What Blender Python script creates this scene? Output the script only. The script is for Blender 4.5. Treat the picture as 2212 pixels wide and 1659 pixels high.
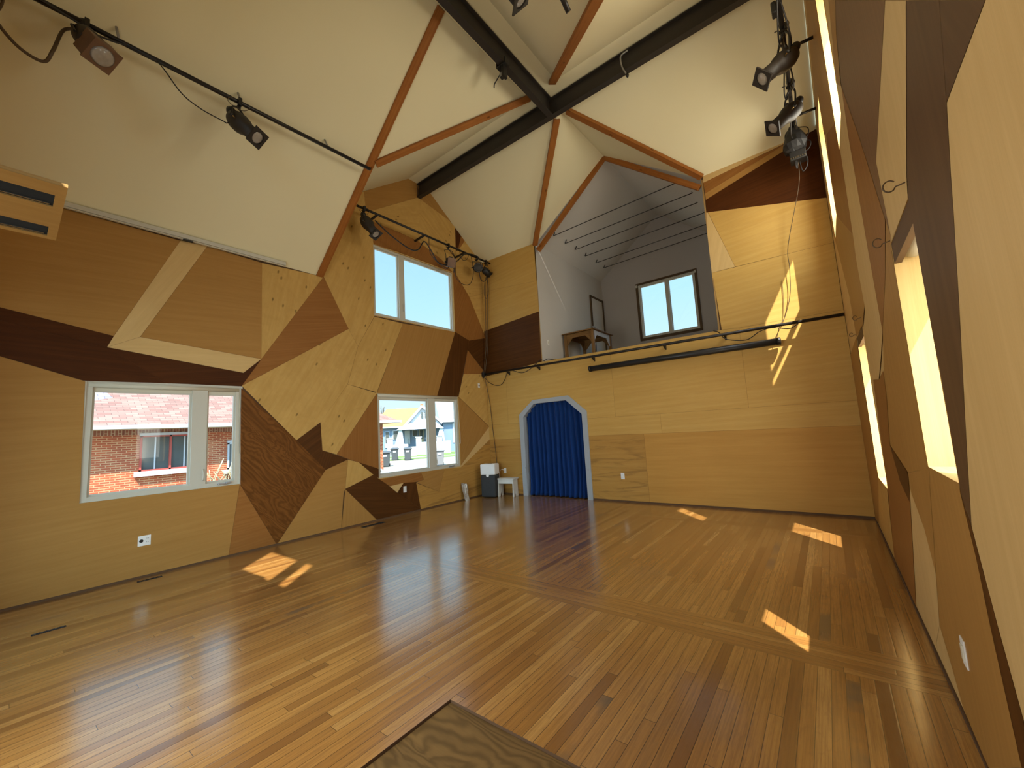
import bpy, math, random
from mathutils import Vector, Matrix
random.seed(7)
SC = bpy.context.scene
COL = SC.collection
for o in list(bpy.data.objects):
    bpy.data.objects.remove(o)

# ------------------------------------------------------------------ camera
F_PX, W_PX, H_PX = 871.2, 2212, 1659
cam_d = bpy.data.cameras.new('camera')
cam_d.sensor_fit = 'HORIZONTAL'
cam_d.sensor_width = 36.0
cam_d.lens = 36.0 * F_PX / W_PX
cam_d.clip_start = 0.02
cam_d.clip_end = 500
cam = bpy.data.objects.new('camera', cam_d)
COL.objects.link(cam)
cr, cu, cf = (0.786358, 0.615257, -0.05568), (0.112934, -0.054556, 0.992104), (-0.607361, 0.786437, 0.112384)
cm = Matrix(((cr[0], cu[0], -cf[0], 6.6302), (cr[1], cu[1], -cf[1], -7.5549), (cr[2], cu[2], -cf[2], 1.5), (0, 0, 0, 1)))
cam.matrix_world = cm
SC.camera = cam

# ------------------------------------------------------------------ view, world, sun, fill lamps
SC.view_settings.view_transform = 'Standard'
SC.view_settings.look = 'None'
SC.view_settings.gamma = 1.0
SC.view_settings.use_curve_mapping = False
SC.view_settings.exposure = 0.0

wd = bpy.data.worlds.new('sky')
SC.world = wd
wd.use_nodes = True
nt = wd.node_tree
nt.nodes.clear()
w_out = nt.nodes.new('ShaderNodeOutputWorld')
w_bg = nt.nodes.new('ShaderNodeBackground')
w_tc = nt.nodes.new('ShaderNodeTexCoord')
w_sep = nt.nodes.new('ShaderNodeSeparateXYZ')
w_rmp = nt.nodes.new('ShaderNodeValToRGB')
nt.links.new(w_tc.outputs['Generated'], w_sep.inputs[0])
nt.links.new(w_sep.outputs['Z'], w_rmp.inputs[0])
w_rmp.color_ramp.elements[0].position = 0.0
w_rmp.color_ramp.elements[0].color = (0.72, 0.90, 1.0, 1)
w_rmp.color_ramp.elements[1].position = 0.75
w_rmp.color_ramp.elements[1].color = (0.22, 0.50, 0.92, 1)
_e = w_rmp.color_ramp.elements.new(0.3)
_e.color = (0.47, 0.80, 1.0, 1)
# the sky is several times brighter around the sun than opposite it
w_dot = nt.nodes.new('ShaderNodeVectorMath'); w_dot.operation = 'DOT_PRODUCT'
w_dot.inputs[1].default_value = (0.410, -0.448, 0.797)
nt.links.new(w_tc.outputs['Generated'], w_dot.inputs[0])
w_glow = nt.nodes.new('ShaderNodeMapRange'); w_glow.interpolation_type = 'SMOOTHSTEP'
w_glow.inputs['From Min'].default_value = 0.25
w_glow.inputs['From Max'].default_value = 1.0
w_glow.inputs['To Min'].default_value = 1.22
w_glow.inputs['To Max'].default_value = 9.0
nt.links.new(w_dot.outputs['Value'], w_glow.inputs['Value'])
nt.links.new(w_rmp.outputs[0], w_bg.inputs[0])
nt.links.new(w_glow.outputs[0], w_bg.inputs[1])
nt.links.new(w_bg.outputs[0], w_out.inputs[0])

SUN_DIR = Vector((-0.410, 0.448, -0.797)).normalized()
sun_d = bpy.data.lights.new('sun', 'SUN')
sun_d.energy = 16.0
sun_d.angle = math.radians(0.53)
sun_d.color = (1.0, 0.93, 0.82)
sun = bpy.data.objects.new('sun', sun_d)
sun.rotation_euler = SUN_DIR.to_track_quat('-Z', 'Y').to_euler()
sun.location = (20, -20, 35)
COL.objects.link(sun)

def area(name, loc, direction, sx, sy, energy, color):
    d = bpy.data.lights.new(name, 'AREA')
    d.shape = 'RECTANGLE'
    d.size, d.size_y, d.energy, d.color = sx, sy, energy, color
    o = bpy.data.objects.new(name, d)
    o.location = loc
    o.rotation_euler = Vector(direction).to_track_quat('-Z', 'Y').to_euler()
    COL.objects.link(o)
    return o

# added fill lamp behind the camera, set at an added glazed opening
area('fill_behind_camera', (4.3, -7.99, 1.75), (0.10, 1, -0.35), 2.2, 2.3, 84, (1.0, 0.95, 0.85))
# lamps added in the four right-wall window openings to boost their daylight
for _n, (_y, _z, _sy, _sz, _e, _t) in enumerate(((-5.04, 1.78, 0.45, 0.95, 6, 0.0), (-2.03, 1.54, 0.72, 1.35, 26, 0.0), (-3.23, 4.66, 0.48, 1.45, 38, 0.0), (-0.99, 4.66, 0.72, 1.45, 40, 0.0))):
    area('window_fill', (7.22, _y, _z), (-1, 0, -_t), _sy, _sz, _e, (1.0, 0.92, 0.74))

# panel facets of the walls: (veneer, grain angle, outline along the wall and up, metres)
LEFT_PANELS = [
    ('B', 80, [(-5.126, 4.279), (-4.154, 4.322), (-5.117, 2.768)]),
    ('M', 12, [(-4.154, 4.322), (-3.698, 3.469), (-5.369, 2.351), (-5.117, 2.768)]),
    ('B', 60, [(-5.369, 2.348), (-3.698, 3.469), (-3.516, 3.174), (-3.726, 2.461), (-4.212, 1.8), (-4.599, 1.524)]),
    ('B', 70, [(-4.154, 4.322), (-4.17, 4.6), (-4.17, 5.65), (-3.349, 6.276), (-3.295, 5.833), (-3.186, 5.723), (-3.157, 5.255), (-3.164, 3.808), (-3.516, 3.174), (-3.698, 3.469)]),
    ('T', 20, [(-3.348, 6.277), (-2.241, 7.101), (-2.035, 7.102), (-2.033, 6.73), (-3.31, 5.86)]),
    ('B', 20, [(-3.31, 5.86), (-2.033, 6.73), (-1.944, 6.736), (-2.045, 5.711), (-2.534, 5.733), (-3.186, 5.723)]),
    ('M', 80, [(-3.186, 5.723), (-2.534, 5.733), (-2.509, 5.29), (-3.157, 5.255)]),
    ('M', 60, [(-2.534, 5.733), (-2.045, 5.711), (-1.329, 5.482), (-1.021, 5.286), (-2.509, 5.29)]),
    ('T', -35, [(-1.944, 6.736), (-2.035, 7.102), (-1.605, 7.091), (-0.9, 6.514), (-1.08, 6.574)]),
    ('B', -40, [(-1.944, 6.736), (-1.08, 6.574), (-0.887, 6.471), (-0.901, 5.7), (-1.276, 5.911), (-1.981, 6.392)]),
    ('B', -50, [(-1.981, 6.392), (-1.276, 5.911), (-0.904, 5.653), (-1.021, 5.286), (-1.329, 5.482), (-2.045, 5.711)]),
    ('H', 80, [(-0.885, 6.508), (-0.677, 6.382), (-0.825, 5.892), (-0.892, 5.87)]),
    ('M', 70, [(-0.677, 6.382), (-0.531, 6.277), (-0.825, 5.892)]),
    ('B', 15, [(-0.53, 6.289), (0.0, 5.83), (-0.009, 5.012), (-0.49, 4.803), (-0.929, 5.274), (-0.892, 5.87), (-0.825, 5.892)]),
    ('B', 15, [(-0.49, 4.803), (-0.009, 5.012), (-0.0, 4.144), (-0.006, 3.943)]),
    ('M', 65, [(-1.021, 5.286), (-0.966, 5.298), (-0.49, 4.803), (-0.006, 3.943), (0.0, 3.84), (-0.569, 3.698), (-1.031, 3.84)]),
    ('D', 85, [(-1.031, 3.84), (-0.569, 3.698), (-0.638, 3.459), (-0.993, 2.385), (-1.019, 2.32), (-1.654, 2.321)]),
    ('D', 30, [(-0.569, 3.698), (0.0, 3.84), (-0.008, 2.937), (-0.638, 3.459)]),
    ('M', 75, [(-0.638, 3.459), (-0.026, 2.935), (-0.815, 2.861)]),
    ('B', 40, [(-0.815, 2.861), (-0.009, 2.933), (0.0, 1.613), (-1.004, 2.32)]),
    ('T', 60, [(-1.005, 2.315), (0.0, 1.602), (-1.027, 0.76)]),
    ('L', 50, [(0.0, 1.602), (0.0, 1.288), (-1.0, 0.726), (-1.027, 0.76)]),
    ('B', 65, [(-3.165, 3.799), (-2.508, 3.781), (-3.141, 2.339), (-3.726, 2.461), (-3.516, 3.174)]),
    ('T', 70, [(-2.508, 3.781), (-1.031, 3.84), (-1.654, 2.321), (-3.141, 2.326)]),
    ('B', 60, [(-3.726, 2.461), (-3.141, 2.323), (-3.942, 1.247), (-4.186, 1.335), (-4.216, 1.8)]),
    ('M', 88, [(-3.141, 2.317), (-3.126, 0.92), (-3.736, 1.154), (-3.942, 1.247)]),
    ('D', 20, [(-3.531, 1.078), (-3.131, 0.921), (-3.125, 0.742), (-3.242, 0.826)]),
    ('B', 75, [(-3.736, 1.145), (-3.531, 1.078), (-3.242, 0.826), (-3.791, 0.654)]),
    ('T', 4, [(-3.736, 1.145), (-3.791, 0.652), (-3.822, 0.583), (-3.869, 0.0), (-4.876, 0.004), (-4.132, 1.013)]),
    ('T', 86, [(-3.791, 0.652), (-3.17, 0.0), (-3.869, 0.0)]),
    ('F', -48, [(-5.38, 2.32), (-4.599, 1.524), (-4.132, 1.013), (-4.876, 0.01), (-5.362, 0.945)]),
    ('M', 5, [(-5.367, 0.951), (-4.876, 0.01), (-5.488, 0.0)]),
    ('D', 35, [(-4.599, 1.524), (-4.219, 1.789), (-4.186, 1.336), (-4.249, 1.182), (-4.265, 1.154)]),
    ('D', 70, [(-4.186, 1.336), (-3.736, 1.149), (-4.132, 1.013), (-4.265, 1.154)]),
    ('D', -8, [(-3.788, 0.651), (-3.242, 0.826), (-2.91, 0.569), (-2.738, 0.423), (-2.188, 0.03), (-3.17, 0.0)]),
    ('M', 8, [(-3.125, 0.733), (-2.16, 0.747), (-2.086, 0.59), (-2.285, 0.571), (-2.91, 0.577)]),
    ('L', 30, [(-2.91, 0.573), (-2.587, 0.593), (-2.738, 0.428)]),
    ('D', 70, [(-2.587, 0.593), (-2.285, 0.571), (-2.187, 0.032), (-2.738, 0.423)]),
    ('T', 12, [(-2.16, 0.747), (-1.517, 0.742), (-1.695, 0.291), (-2.285, 0.562), (-2.086, 0.59)]),
    ('S', 5, [(-1.517, 0.742), (-1.015, 0.728), (0.0, 1.288), (0.0, 0.0), (-2.188, 0.021), (-2.285, 0.552), (-1.695, 0.291)]),
    ('T', 3, [(-8.05, 4.32), (-6.127, 4.29), (-6.721, 2.88), (-7.576, 3.055), (-8.05, 3.22)]),
    ('L', 60, [(-6.127, 4.293), (-5.826, 4.313), (-6.486, 2.904), (-6.773, 2.737), (-6.721, 2.88)]),
    ('T', 3, [(-5.826, 4.313), (-5.126, 4.279), (-5.117, 2.768), (-6.486, 2.904)]),
    ('L', 5, [(-6.486, 2.904), (-5.117, 2.768), (-5.349, 2.54), (-6.773, 2.737)]),
    ('H', 5, [(-8.05, 3.2), (-7.576, 3.055), (-6.721, 2.88), (-6.773, 2.737), (-7.568, 2.918), (-8.05, 3.0)]),
    ('H', -3, [(-8.05, 3.0), (-7.568, 2.918), (-6.773, 2.737), (-6.214, 2.337), (-6.933, 2.324), (-7.548, 2.546), (-8.05, 2.6)]),
    ('H', 8, [(-6.773, 2.735), (-5.349, 2.537), (-5.117, 2.766), (-5.369, 2.345), (-6.214, 2.337)]),
    ('T', 4, [(-8.05, 2.6), (-7.548, 2.543), (-6.933, 2.321), (-6.916, 0.959), (-5.368, 0.957), (-5.488, 0.0), (-6.613, 0.0), (-8.05, 0.0)]),  # birch in shade, given the darker tan veneer
]
BACK_PANELS = [
    ('B', 5, [(0.0, 5.83), (1.639, 5.811), (1.719, 5.732), (1.684, 4.881), (0.466, 5.009), (0.0, 5.02)]),
    ('B', 5, [(0.0, 5.02), (0.466, 5.009), (1.684, 4.881), (1.69, 4.156), (0.0, 4.02)]),
    ('D', 3, [(0.0, 4.02), (1.69, 4.156), (1.668, 2.96), (0.0, 2.87)]),
    ('B', 2, [(0.0, 2.87), (0.62, 2.9), (0.62, 1.64), (0.0, 1.64)]),
    ('B', 2, [(0.62, 2.9), (1.7, 2.99), (3.33, 2.99), (3.33, 1.64), (0.62, 1.64)]),
    ('B', 2, [(3.33, 2.99), (5.37, 2.99), (5.63, 2.97), (5.63, 1.64), (3.33, 1.64)]),
    ('B', 2, [(5.63, 2.97), (6.985, 2.97), (6.985, 1.64), (5.63, 1.64)]),
    ('B', 1, [(0.0, 1.64), (4.2, 1.64), (4.2, 1.285), (0.0, 1.285)]),
    ('B', 1, [(4.2, 1.64), (6.985, 1.64), (6.985, 1.285), (4.2, 1.285)]),
    ('S', 1, [(0.0, 1.285), (2.0, 1.285), (2.0, 0.03), (0.0, 0.03)]),
    ('S', 1, [(2.0, 1.285), (3.86, 1.285), (3.86, 0.03), (2.0, 0.03)]),
    ('S2', 1, [(3.86, 1.285), (6.985, 1.285), (6.985, 0.03), (3.86, 0.03)]),
    ('L', 15, [(5.356, 5.835), (6.985, 5.85), (6.985, 5.841), (5.946, 5.737), (5.349, 5.675)]),
    ('M', 18, [(5.349, 5.675), (5.946, 5.737), (6.606, 5.796), (5.358, 5.469)]),
    ('T', 22, [(5.358, 5.469), (6.606, 5.796), (6.634, 5.71), (5.357, 5.347)]),
    ('H', 4, [(5.357, 5.347), (6.634, 5.71), (6.985, 5.845), (6.985, 5.83), (6.984, 4.71), (5.343, 5.118)]),
    ('B', 4, [(5.368, 5.113), (6.984, 4.71), (6.985, 4.0), (5.682, 4.014)]),
    ('L', 75, [(5.343, 5.118), (5.367, 5.109), (5.682, 4.014), (5.278, 4.013)]),
    ('B', 4, [(5.278, 4.013), (5.681, 4.01), (6.985, 4.0), (6.985, 2.97), (5.63, 2.97), (5.37, 2.99), (5.334, 3.905)]),
]
RIGHT_PANELS = [
    ('L', 85, [(-8.05, 4.3), (-6.335, 2.331), (-5.985, 2.328), (-5.903, 2.152), (-5.862, 2.051), (-5.75, 1.802), (-5.65, 1.594), (-5.524, 1.332), (-5.455, 1.178), (-5.406, 1.07), (-5.519, 0.785), (-5.624, 0.556), (-8.05, 0.0)]),
    ('D2', 85, [(-5.794, 2.821), (-6.079, 2.563), (-5.985, 2.328), (-5.903, 2.152), (-5.862, 2.051), (-5.75, 1.802), (-5.65, 1.594), (-5.524, 1.332), (-5.455, 1.178), (-5.406, 1.07), (-5.328, 1.172), (-5.335, 1.212), (-5.343, 1.634), (-5.31, 1.896), (-5.323, 2.083), (-5.322, 2.338), (-5.369, 2.415)]),
    ('D2', 60, [(-6.079, 2.563), (-6.335, 2.331), (-5.985, 2.328)]),
    ('D', 85, [(-5.328, 1.172), (-5.406, 1.07), (-5.519, 0.785), (-5.624, 0.556), (-5.542, 0.326), (-5.503, 0.354), (-5.422, 0.747), (-5.395, 0.957)]),
    ('T', 80, [(-4.757, 1.208), (-5.334, 1.21), (-5.328, 1.172), (-5.395, 0.957), (-5.422, 0.747), (-5.503, 0.354), (-4.967, 0.014), (-4.592, 0.042), (-4.444, 0.175), (-4.272, 0.294), (-4.441, 0.617), (-4.552, 0.808), (-4.707, 1.111)]),
    ('L', 80, [(-4.272, 0.294), (-4.444, 0.175), (-4.592, 0.042), (-3.973, 0.053)]),
    ('L', 85, [(-3.975, 1.007), (-4.018, 0.963), (-4.298, 0.818), (-4.441, 0.617), (-4.272, 0.294), (-3.973, 0.053), (-3.61, 0.037), (-3.289, 0.04)]),
    ('T', 85, [(-3.975, 1.007), (-4.013, 1.096), (-4.775, 1.203), (-4.707, 1.111), (-4.552, 0.808), (-4.441, 0.617), (-4.298, 0.818), (-4.018, 0.963)]),
    ('T', 88, [(-4.735, 2.481), (-4.8, 2.366), (-4.77, 2.255), (-4.772, 1.681), (-4.757, 1.208), (-4.773, 1.201), (-4.013, 1.096), (-3.25, 1.219), (-3.545, 1.597), (-3.539, 1.713), (-3.89, 2.016), (-4.398, 2.258)]),
    ('L', 88, [(-5.53, 3.06), (-5.794, 2.821), (-5.369, 2.415), (-5.322, 2.338), (-4.769, 2.342), (-4.8, 2.366), (-4.739, 2.808), (-4.887, 2.853)]),
    ('M2', 80, [(-4.231, 4.24), (-5.528, 3.063), (-4.887, 2.853), (-4.739, 2.808), (-4.8, 2.366), (-4.723, 2.488), (-4.301, 3.19), (-3.823, 3.89), (-4.012, 4.171)]),
    ('M', 80, [(-3.815, 3.895), (-4.294, 3.195), (-4.719, 2.49), (-4.393, 2.259), (-3.89, 2.016), (-3.83, 2.547), (-3.757, 3.504)]),
    ('L', 85, [(-3.506, 4.136), (-3.815, 3.895), (-3.757, 3.504), (-3.83, 2.547), (-3.89, 2.016), (-3.523, 1.853), (-3.2, 1.735), (-2.753, 1.763), (-3.001, 2.414), (-2.92, 2.831), (-2.969, 3.038), (-3.047, 3.913)]),
    ('T', 80, [(-1.376, 4.322), (-1.495, 3.804), (-2.969, 3.038), (-2.92, 2.831), (-3.003, 2.389), (-2.54, 2.285), (-1.577, 2.331), (-1.473, 2.828), (-0.881, 3.465), (-0.05, 4.3)]),
    ('M', 80, [(-1.761, 4.713), (-3.049, 4.083), (-3.047, 3.913), (-2.969, 3.038), (-1.495, 3.804), (-1.376, 4.322)]),
    ('T', 80, [(-1.764, 6.479), (-3.113, 5.254), (-3.178, 4.547), (-3.049, 4.083), (-1.761, 4.713), (-0.745, 5.31), (-0.47, 5.573)]),
    ('T', 80, [(-3.881, 4.558), (-4.231, 4.24), (-4.012, 4.171), (-3.796, 3.908), (-3.506, 4.136), (-3.712, 4.306)]),
    ('M', 85, [(-2.753, 1.763), (-3.2, 1.735), (-3.587, 1.778), (-3.545, 1.597), (-3.25, 1.219), (-4.008, 1.096), (-3.975, 1.007), (-3.289, 0.04), (-2.078, 0.049), (-2.486, 0.776)]),
    ('D', 85, [(-3.25, 1.219), (-4.008, 1.096), (-3.975, 1.007), (-3.871, 0.89), (-3.528, 0.977)]),
    ('B', 85, [(-1.624, 0.763), (-2.449, 0.77), (-2.078, 0.049), (-0.616, 0.063)]),
    ('T', 80, [(-0.02, 2.3), (-1.577, 2.331), (-1.556, 1.945), (-1.624, 0.763), (-0.616, 0.063), (-0.02, 0.0), (-0.02, 1.0)]),
]

# ------------------------------------------------------------------ node and material helpers
class NT:
    def __init__(s, name):
        s.mat = bpy.data.materials.new(name)
        s.mat.use_nodes = True
        s.t = s.mat.node_tree
        s.t.nodes.clear()
        s.out = s.t.nodes.new('ShaderNodeOutputMaterial')
    def n(s, kind, ins=None, **kw):
        nd = s.t.nodes.new(kind)
        for k, v in kw.items():
            setattr(nd, k, v)
        for k, v in (ins or {}).items():
            s.put(nd.inputs[k], v)
        return nd
    def put(s, sock, v):
        if isinstance(v, bpy.types.NodeSocket):
            s.t.links.new(v, sock)
        elif v is not None:
            if isinstance(v, (tuple, list)) and len(v) == 3 and sock.type == 'RGBA':
                v = (*v, 1)
            sock.default_value = v
    def m(s, op, a, b=None, c=None):
        nd = s.n('ShaderNodeMath', operation=op)
        for i, v in enumerate((a, b, c)):
            if v is not None:
                s.put(nd.inputs[i], v)
        return nd.outputs[0]
    def mix(s, f, a, b, mode='MIX'):
        nd = s.n('ShaderNodeMix', data_type='RGBA', blend_type=mode)
        s.put(nd.inputs[0], f); s.put(nd.inputs[6], a); s.put(nd.inputs[7], b)
        return nd.outputs[2]
    def ramp(s, f, stops):
        nd = s.n('ShaderNodeValToRGB')
        s.put(nd.inputs[0], f)
        el = nd.color_ramp.elements
        el[0].position, el[0].color = stops[0][0], (*stops[0][1], 1)
        el[1].position, el[1].color = stops[-1][0], (*stops[-1][1], 1)
        for p, c in stops[1:-1]:
            e = el.new(p); e.color = (*c, 1)
        return nd.outputs[0]
    def vec(s, x, y, z=0.0):
        nd = s.n('ShaderNodeCombineXYZ')
        for i, v in enumerate((x, y, z)):
            s.put(nd.inputs[i], v)
        return nd.outputs[0]
    def xyz(s, v):
        nd = s.n('ShaderNodeSeparateXYZ', {0: v})
        return nd.outputs
    def coord(s, which):
        return s.n('ShaderNodeTexCoord').outputs[which]
    def noise(s, v, scale, detail=4.0, rough=0.5, dist=0.0):
        nd = s.n('ShaderNodeTexNoise', {'Vector': v, 'Scale': scale, 'Detail': detail, 'Roughness': rough, 'Distortion': dist})
        return nd.outputs[0]
    def bump(s, h, strength=0.2, dist=0.01):
        return s.n('ShaderNodeBump', {'Height': h, 'Strength': strength, 'Distance': dist}).outputs[0]
    def done(s, col, rough=0.5, metal=0.0, normal=None, spec=0.5, coat=0.0, coat_r=0.1, sheen=0.0):
        p = s.n('ShaderNodeBsdfPrincipled', {'Base Color': col, 'Roughness': rough, 'Metallic': metal, 'Specular IOR Level': spec, 'Coat Weight': coat, 'Coat Roughness': coat_r, 'Sheen Weight': sheen})
        if normal is not None:
            s.put(p.inputs['Normal'], normal)
        s.t.links.new(p.outputs[0], s.out.inputs[0])
        return s.mat

def lin(r, g, b):
    f = lambda c: ((c / 255 + 0.055) / 1.055) ** 2.4 if c > 10 else c / 255 / 12.92
    return (f(r), f(g), f(b))

def sc(c, k):
    return tuple(min(1.0, x * k) for x in c)

def plain(name, col, rough=0.5, metal=0.0, var=0.06, scale=14.0, bump=0.0, spec=0.5):
    t = NT(name)
    co = t.coord('Object')
    nz = t.noise(co, scale, 4)
    c = t.mix(nz, sc(col, 1 - var), sc(col, 1 + var))
    nrm = t.bump(t.noise(co, scale * 6, 3), bump, 0.004) if bump else None
    return t.done(c, rough, metal, nrm, spec)

def wood(name, c1, c2, cs=None, su=1.2, sv=26.0, rough=0.5, knots=False, figure=False, streak=0.0, spec=0.12):
    """ply or timber: the UV map is in metres, u runs along the grain"""
    t = NT(name)
    c1, c2 = (c1[0], c1[1] * 0.955, c1[2] * 0.74), (c2[0], c2[1] * 0.955, c2[2] * 0.74)
    u, v, _ = t.xyz(t.coord('UV'))
    p = t.vec(t.m('MULTIPLY', u, su), t.m('MULTIPLY', v, sv))
    wob = t.noise(t.vec(u, v), 1.3, 3, 0.55, 0.3)
    fine = t.noise(p, 1.0, 6, 0.6, 0.25)
    hair = t.noise(t.vec(t.m('MULTIPLY', u, 9.0), t.m('MULTIPLY', v, 330.0)), 1.0, 2, 0.5)
    f = t.m('ADD', t.m('MULTIPLY', fine, 0.75), t.m('MULTIPLY', wob, 0.25))
    c = t.ramp(f, [(0.30, c2), (0.50, tuple((a + b) / 2 for a, b in zip(c1, c2))), (0.68, c1)])
    if figure:
        ph = t.m('ADD', t.m('MULTIPLY', v, 46.0), t.m('MULTIPLY', t.noise(t.vec(t.m('MULTIPLY', u, 1.6), t.m('MULTIPLY', v, 4.5)), 1.0, 3, 0.5, 0.8), 26.0))
        band = t.m('POWER', t.m('ABSOLUTE', t.m('SINE', ph)), 3.0)
        c = t.mix(t.m('MULTIPLY', band, 0.55), c, sc(c2, 0.55))
    if streak:
        st = t.noise(t.vec(t.m('MULTIPLY', u, 0.8), t.m('MULTIPLY', v, 7.0)), 1.0, 5, 0.6, 1.4)
        sf = t.ramp(st, [(0.52, (0, 0, 0)), (0.64, (1, 1, 1))])
        c = t.mix(t.m('MULTIPLY', sf, streak), c, cs or sc(c2, 0.5))
    if knots:
        vo = t.n('ShaderNodeTexVoronoi', {'Vector': t.vec(t.m('MULTIPLY', u, 2.2), t.m('MULTIPLY', v, 4.6)), 'Scale': 1.0, 'Randomness': 1.0}, feature='F1', voronoi_dimensions='2D')
        ring = t.ramp(vo.outputs['Distance'], [(0.035, (1, 1, 1)), (0.085, (0, 0, 0))])
        pick = t.m('GREATER_THAN', t.xyz(vo.outputs['Color'])[0], 0.62)
        c = t.mix(t.m('MULTIPLY', t.m('MULTIPLY', ring, pick), 0.75), c, sc(c2, 0.22))
        mott = t.ramp(t.noise(t.vec(u, v), 5.0, 4, 0.6, 1.2), [(0.42, (0, 0, 0)), (0.62, (1, 1, 1))])
        c = t.mix(t.m('MULTIPLY', mott, 0.18), c, sc(c2, 0.75))
    c = t.mix(t.m('MULTIPLY', t.m('SUBTRACT', hair, 0.35), 0.35), c, sc(c2, 0.6))
    return t.done(c, rough, 0.0, t.bump(fine, 0.04, 0.004), spec)

# ------------------------------------------------------------------ mesh helpers
class B:
    """collects polygons (world coordinates) with a UV map in metres and links them as ONE mesh object"""
    def __init__(s):
        s.v, s.f, s.mi, s.uv, s.sm = [], [], [], [], []
    def face(s, pts, mi=0, g=None, off=None, smooth=False):
        pts = [Vector(p) for p in pts]
        k = len(s.v)
        s.v += pts
        s.f.append(list(range(k, k + len(pts))))
        s.mi.append(mi); s.sm.append(smooth)
        n = Vector((0, 0, 0))
        for i in range(len(pts)):
            a, b = pts[i], pts[(i + 1) % len(pts)]
            n += Vector(((a.y - b.y) * (a.z + b.z), (a.z - b.z) * (a.x + b.x), (a.x - b.x) * (a.y + b.y)))
        n = n.normalized() if n.length > 1e-9 else Vector((0, 0, 1))
        if g is None:
            e = max(((pts[(i + 1) % len(pts)] - pts[i]) for i in range(len(pts))), key=lambda q: q.length)
            ux = e.normalized() if e.length > 1e-9 else Vector((1, 0, 0))
        else:
            ref = Vector((0, 0, 1)) if abs(n.z) < 0.9 else Vector((0, 1, 0))
            h = ref.cross(n).normalized()
            if h.x + h.y * 0.9 < 0:
                h = -h
            w = Vector((0, 0, 1)) if abs(n.z) < 0.9 else h.cross(n)
            w = (w - n * w.dot(n)).normalized()
            ux = h * math.cos(math.radians(g)) + w * math.sin(math.radians(g))
        vy = n.cross(ux)
        ou, ov = off if off else (0.0, 0.0)
        s.uv.append([(p.dot(ux) + ou, p.dot(vy) + ov) for p in pts])
    def box(s, c, size, rot=None, mi=0, taper=1.0):
        c = Vector(c); hx, hy, hz = (q / 2 for q in size)
        P = []
        for z, k in ((-hz, 1.0), (hz, taper)):
            for x, y in ((-hx, -hy), (hx, -hy), (hx, hy), (-hx, hy)):
                q = Vector((x * k, y * k, z))
                P.append(c + (rot @ q if rot else q))
        for q in ((3, 2, 1, 0), (4, 5, 6, 7), (0, 1, 5, 4), (1, 2, 6, 5), (2, 3, 7, 6), (3, 0, 4, 7)):
            s.face([P[i] for i in q], mi, off=(random.random() * 3, random.random() * 3))
    def bar(s, a, b, w, h, up=(0, 0, 1), mi=0):
        """rectangular bar from a to b; w across, h along 'up'"""
        a, b = Vector(a), Vector(b)
        x = (b - a).normalized(); y = Vector(up).cross(x).normalized(); z = x.cross(y)
        s.box((a + b) / 2, ((b - a).length, w, h), Matrix((x, y, z)).transposed(), mi)
    def ring_faces(s, rings, mi, caps, smooth=True):
        n = len(rings[0])
        for i in range(len(rings) - 1):
            for j in range(n):
                s.face([rings[i][j], rings[i][(j + 1) % n], rings[i + 1][(j + 1) % n], rings[i + 1][j]], mi, smooth=smooth)
        if caps:
            s.face(list(reversed(rings[0])), mi); s.face(rings[-1], mi)
    def lathe(s, org, axis, prof, seg=20, mi=0, caps=True, smooth=True, phase=0.0):
        """prof: (distance along axis, radius)"""
        x = Vector(axis).normalized()
        r = Vector((0, 0, 1)) if abs(x.z) < 0.95 else Vector((0, 1, 0))
        y = r.cross(x).normalized(); z = x.cross(y)
        org = Vector(org)
        rings = [[org + x * t + (y * math.cos(phase + 2 * math.pi * j / seg) + z * math.sin(phase + 2 * math.pi * j / seg)) * max(rr, 1e-4) for j in range(seg)] for t, rr in prof]
        s.ring_faces(rings, mi, caps, smooth)
    def cyl(s, a, b, r, seg=16, mi=0, r2=None):
        a, b = Vector(a), Vector(b)
        s.lathe(a, b - a, [(0, r), ((b - a).length, r if r2 is None else r2)], seg, mi)
    def tube(s, path, r, seg=8, mi=0, sub=5):
        P = [Vector(p) for p in path]
        if sub > 1 and len(P) > 2:
            Q = []
            for i in range(len(P) - 1):
                p0, p1, p2, p3 = P[max(i - 1, 0)], P[i], P[i + 1], P[min(i + 2, len(P) - 1)]
                for k in range(sub):
                    t = k / sub
                    Q.append(0.5 * ((2 * p1) + (p2 - p0) * t + (2 * p0 - 5 * p1 + 4 * p2 - p3) * t * t + (3 * p1 - p0 - 3 * p2 + p3) * t ** 3))
            Q.append(P[-1]); P = Q
        rings, prev = [], None
        for i, p in enumerate(P):
            d = (P[min(i + 1, len(P) - 1)] - P[max(i - 1, 0)])
            d = d.normalized() if d.length > 1e-9 else Vector((0, 0, 1))
            if prev is None:
                a = Vector((0, 0, 1)) if abs(d.z) < 0.9 else Vector((1, 0, 0))
                y = a.cross(d).normalized()
            else:
                y = (prev - d * prev.dot(d))
                y = y.normalized() if y.length > 1e-6 else Vector((1, 0, 0))
            prev = y
            z = d.cross(y)
            rings.append([p + (y * math.cos(2 * math.pi * j / seg) + z * math.sin(2 * math.pi * j / seg)) * r for j in range(seg)])
        s.ring_faces(rings, mi, True)
    def prism(s, poly, ext, mi=0, g=None, mi_side=None):
        """closed solid: a planar polygon swept by the vector ext"""
        ext = Vector(ext); P = [Vector(p) for p in poly]; Q = [p + ext for p in P]
        off = (random.random() * 3, random.random() * 3)
        s.face(P, mi, g, off); s.face(list(reversed(Q)), mi, g, off)
        ms = mi if mi_side is None else mi_side
        for i in range(len(P)):
            j = (i + 1) % len(P)
            s.face([P[i], Q[i], Q[j], P[j]], ms)
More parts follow.
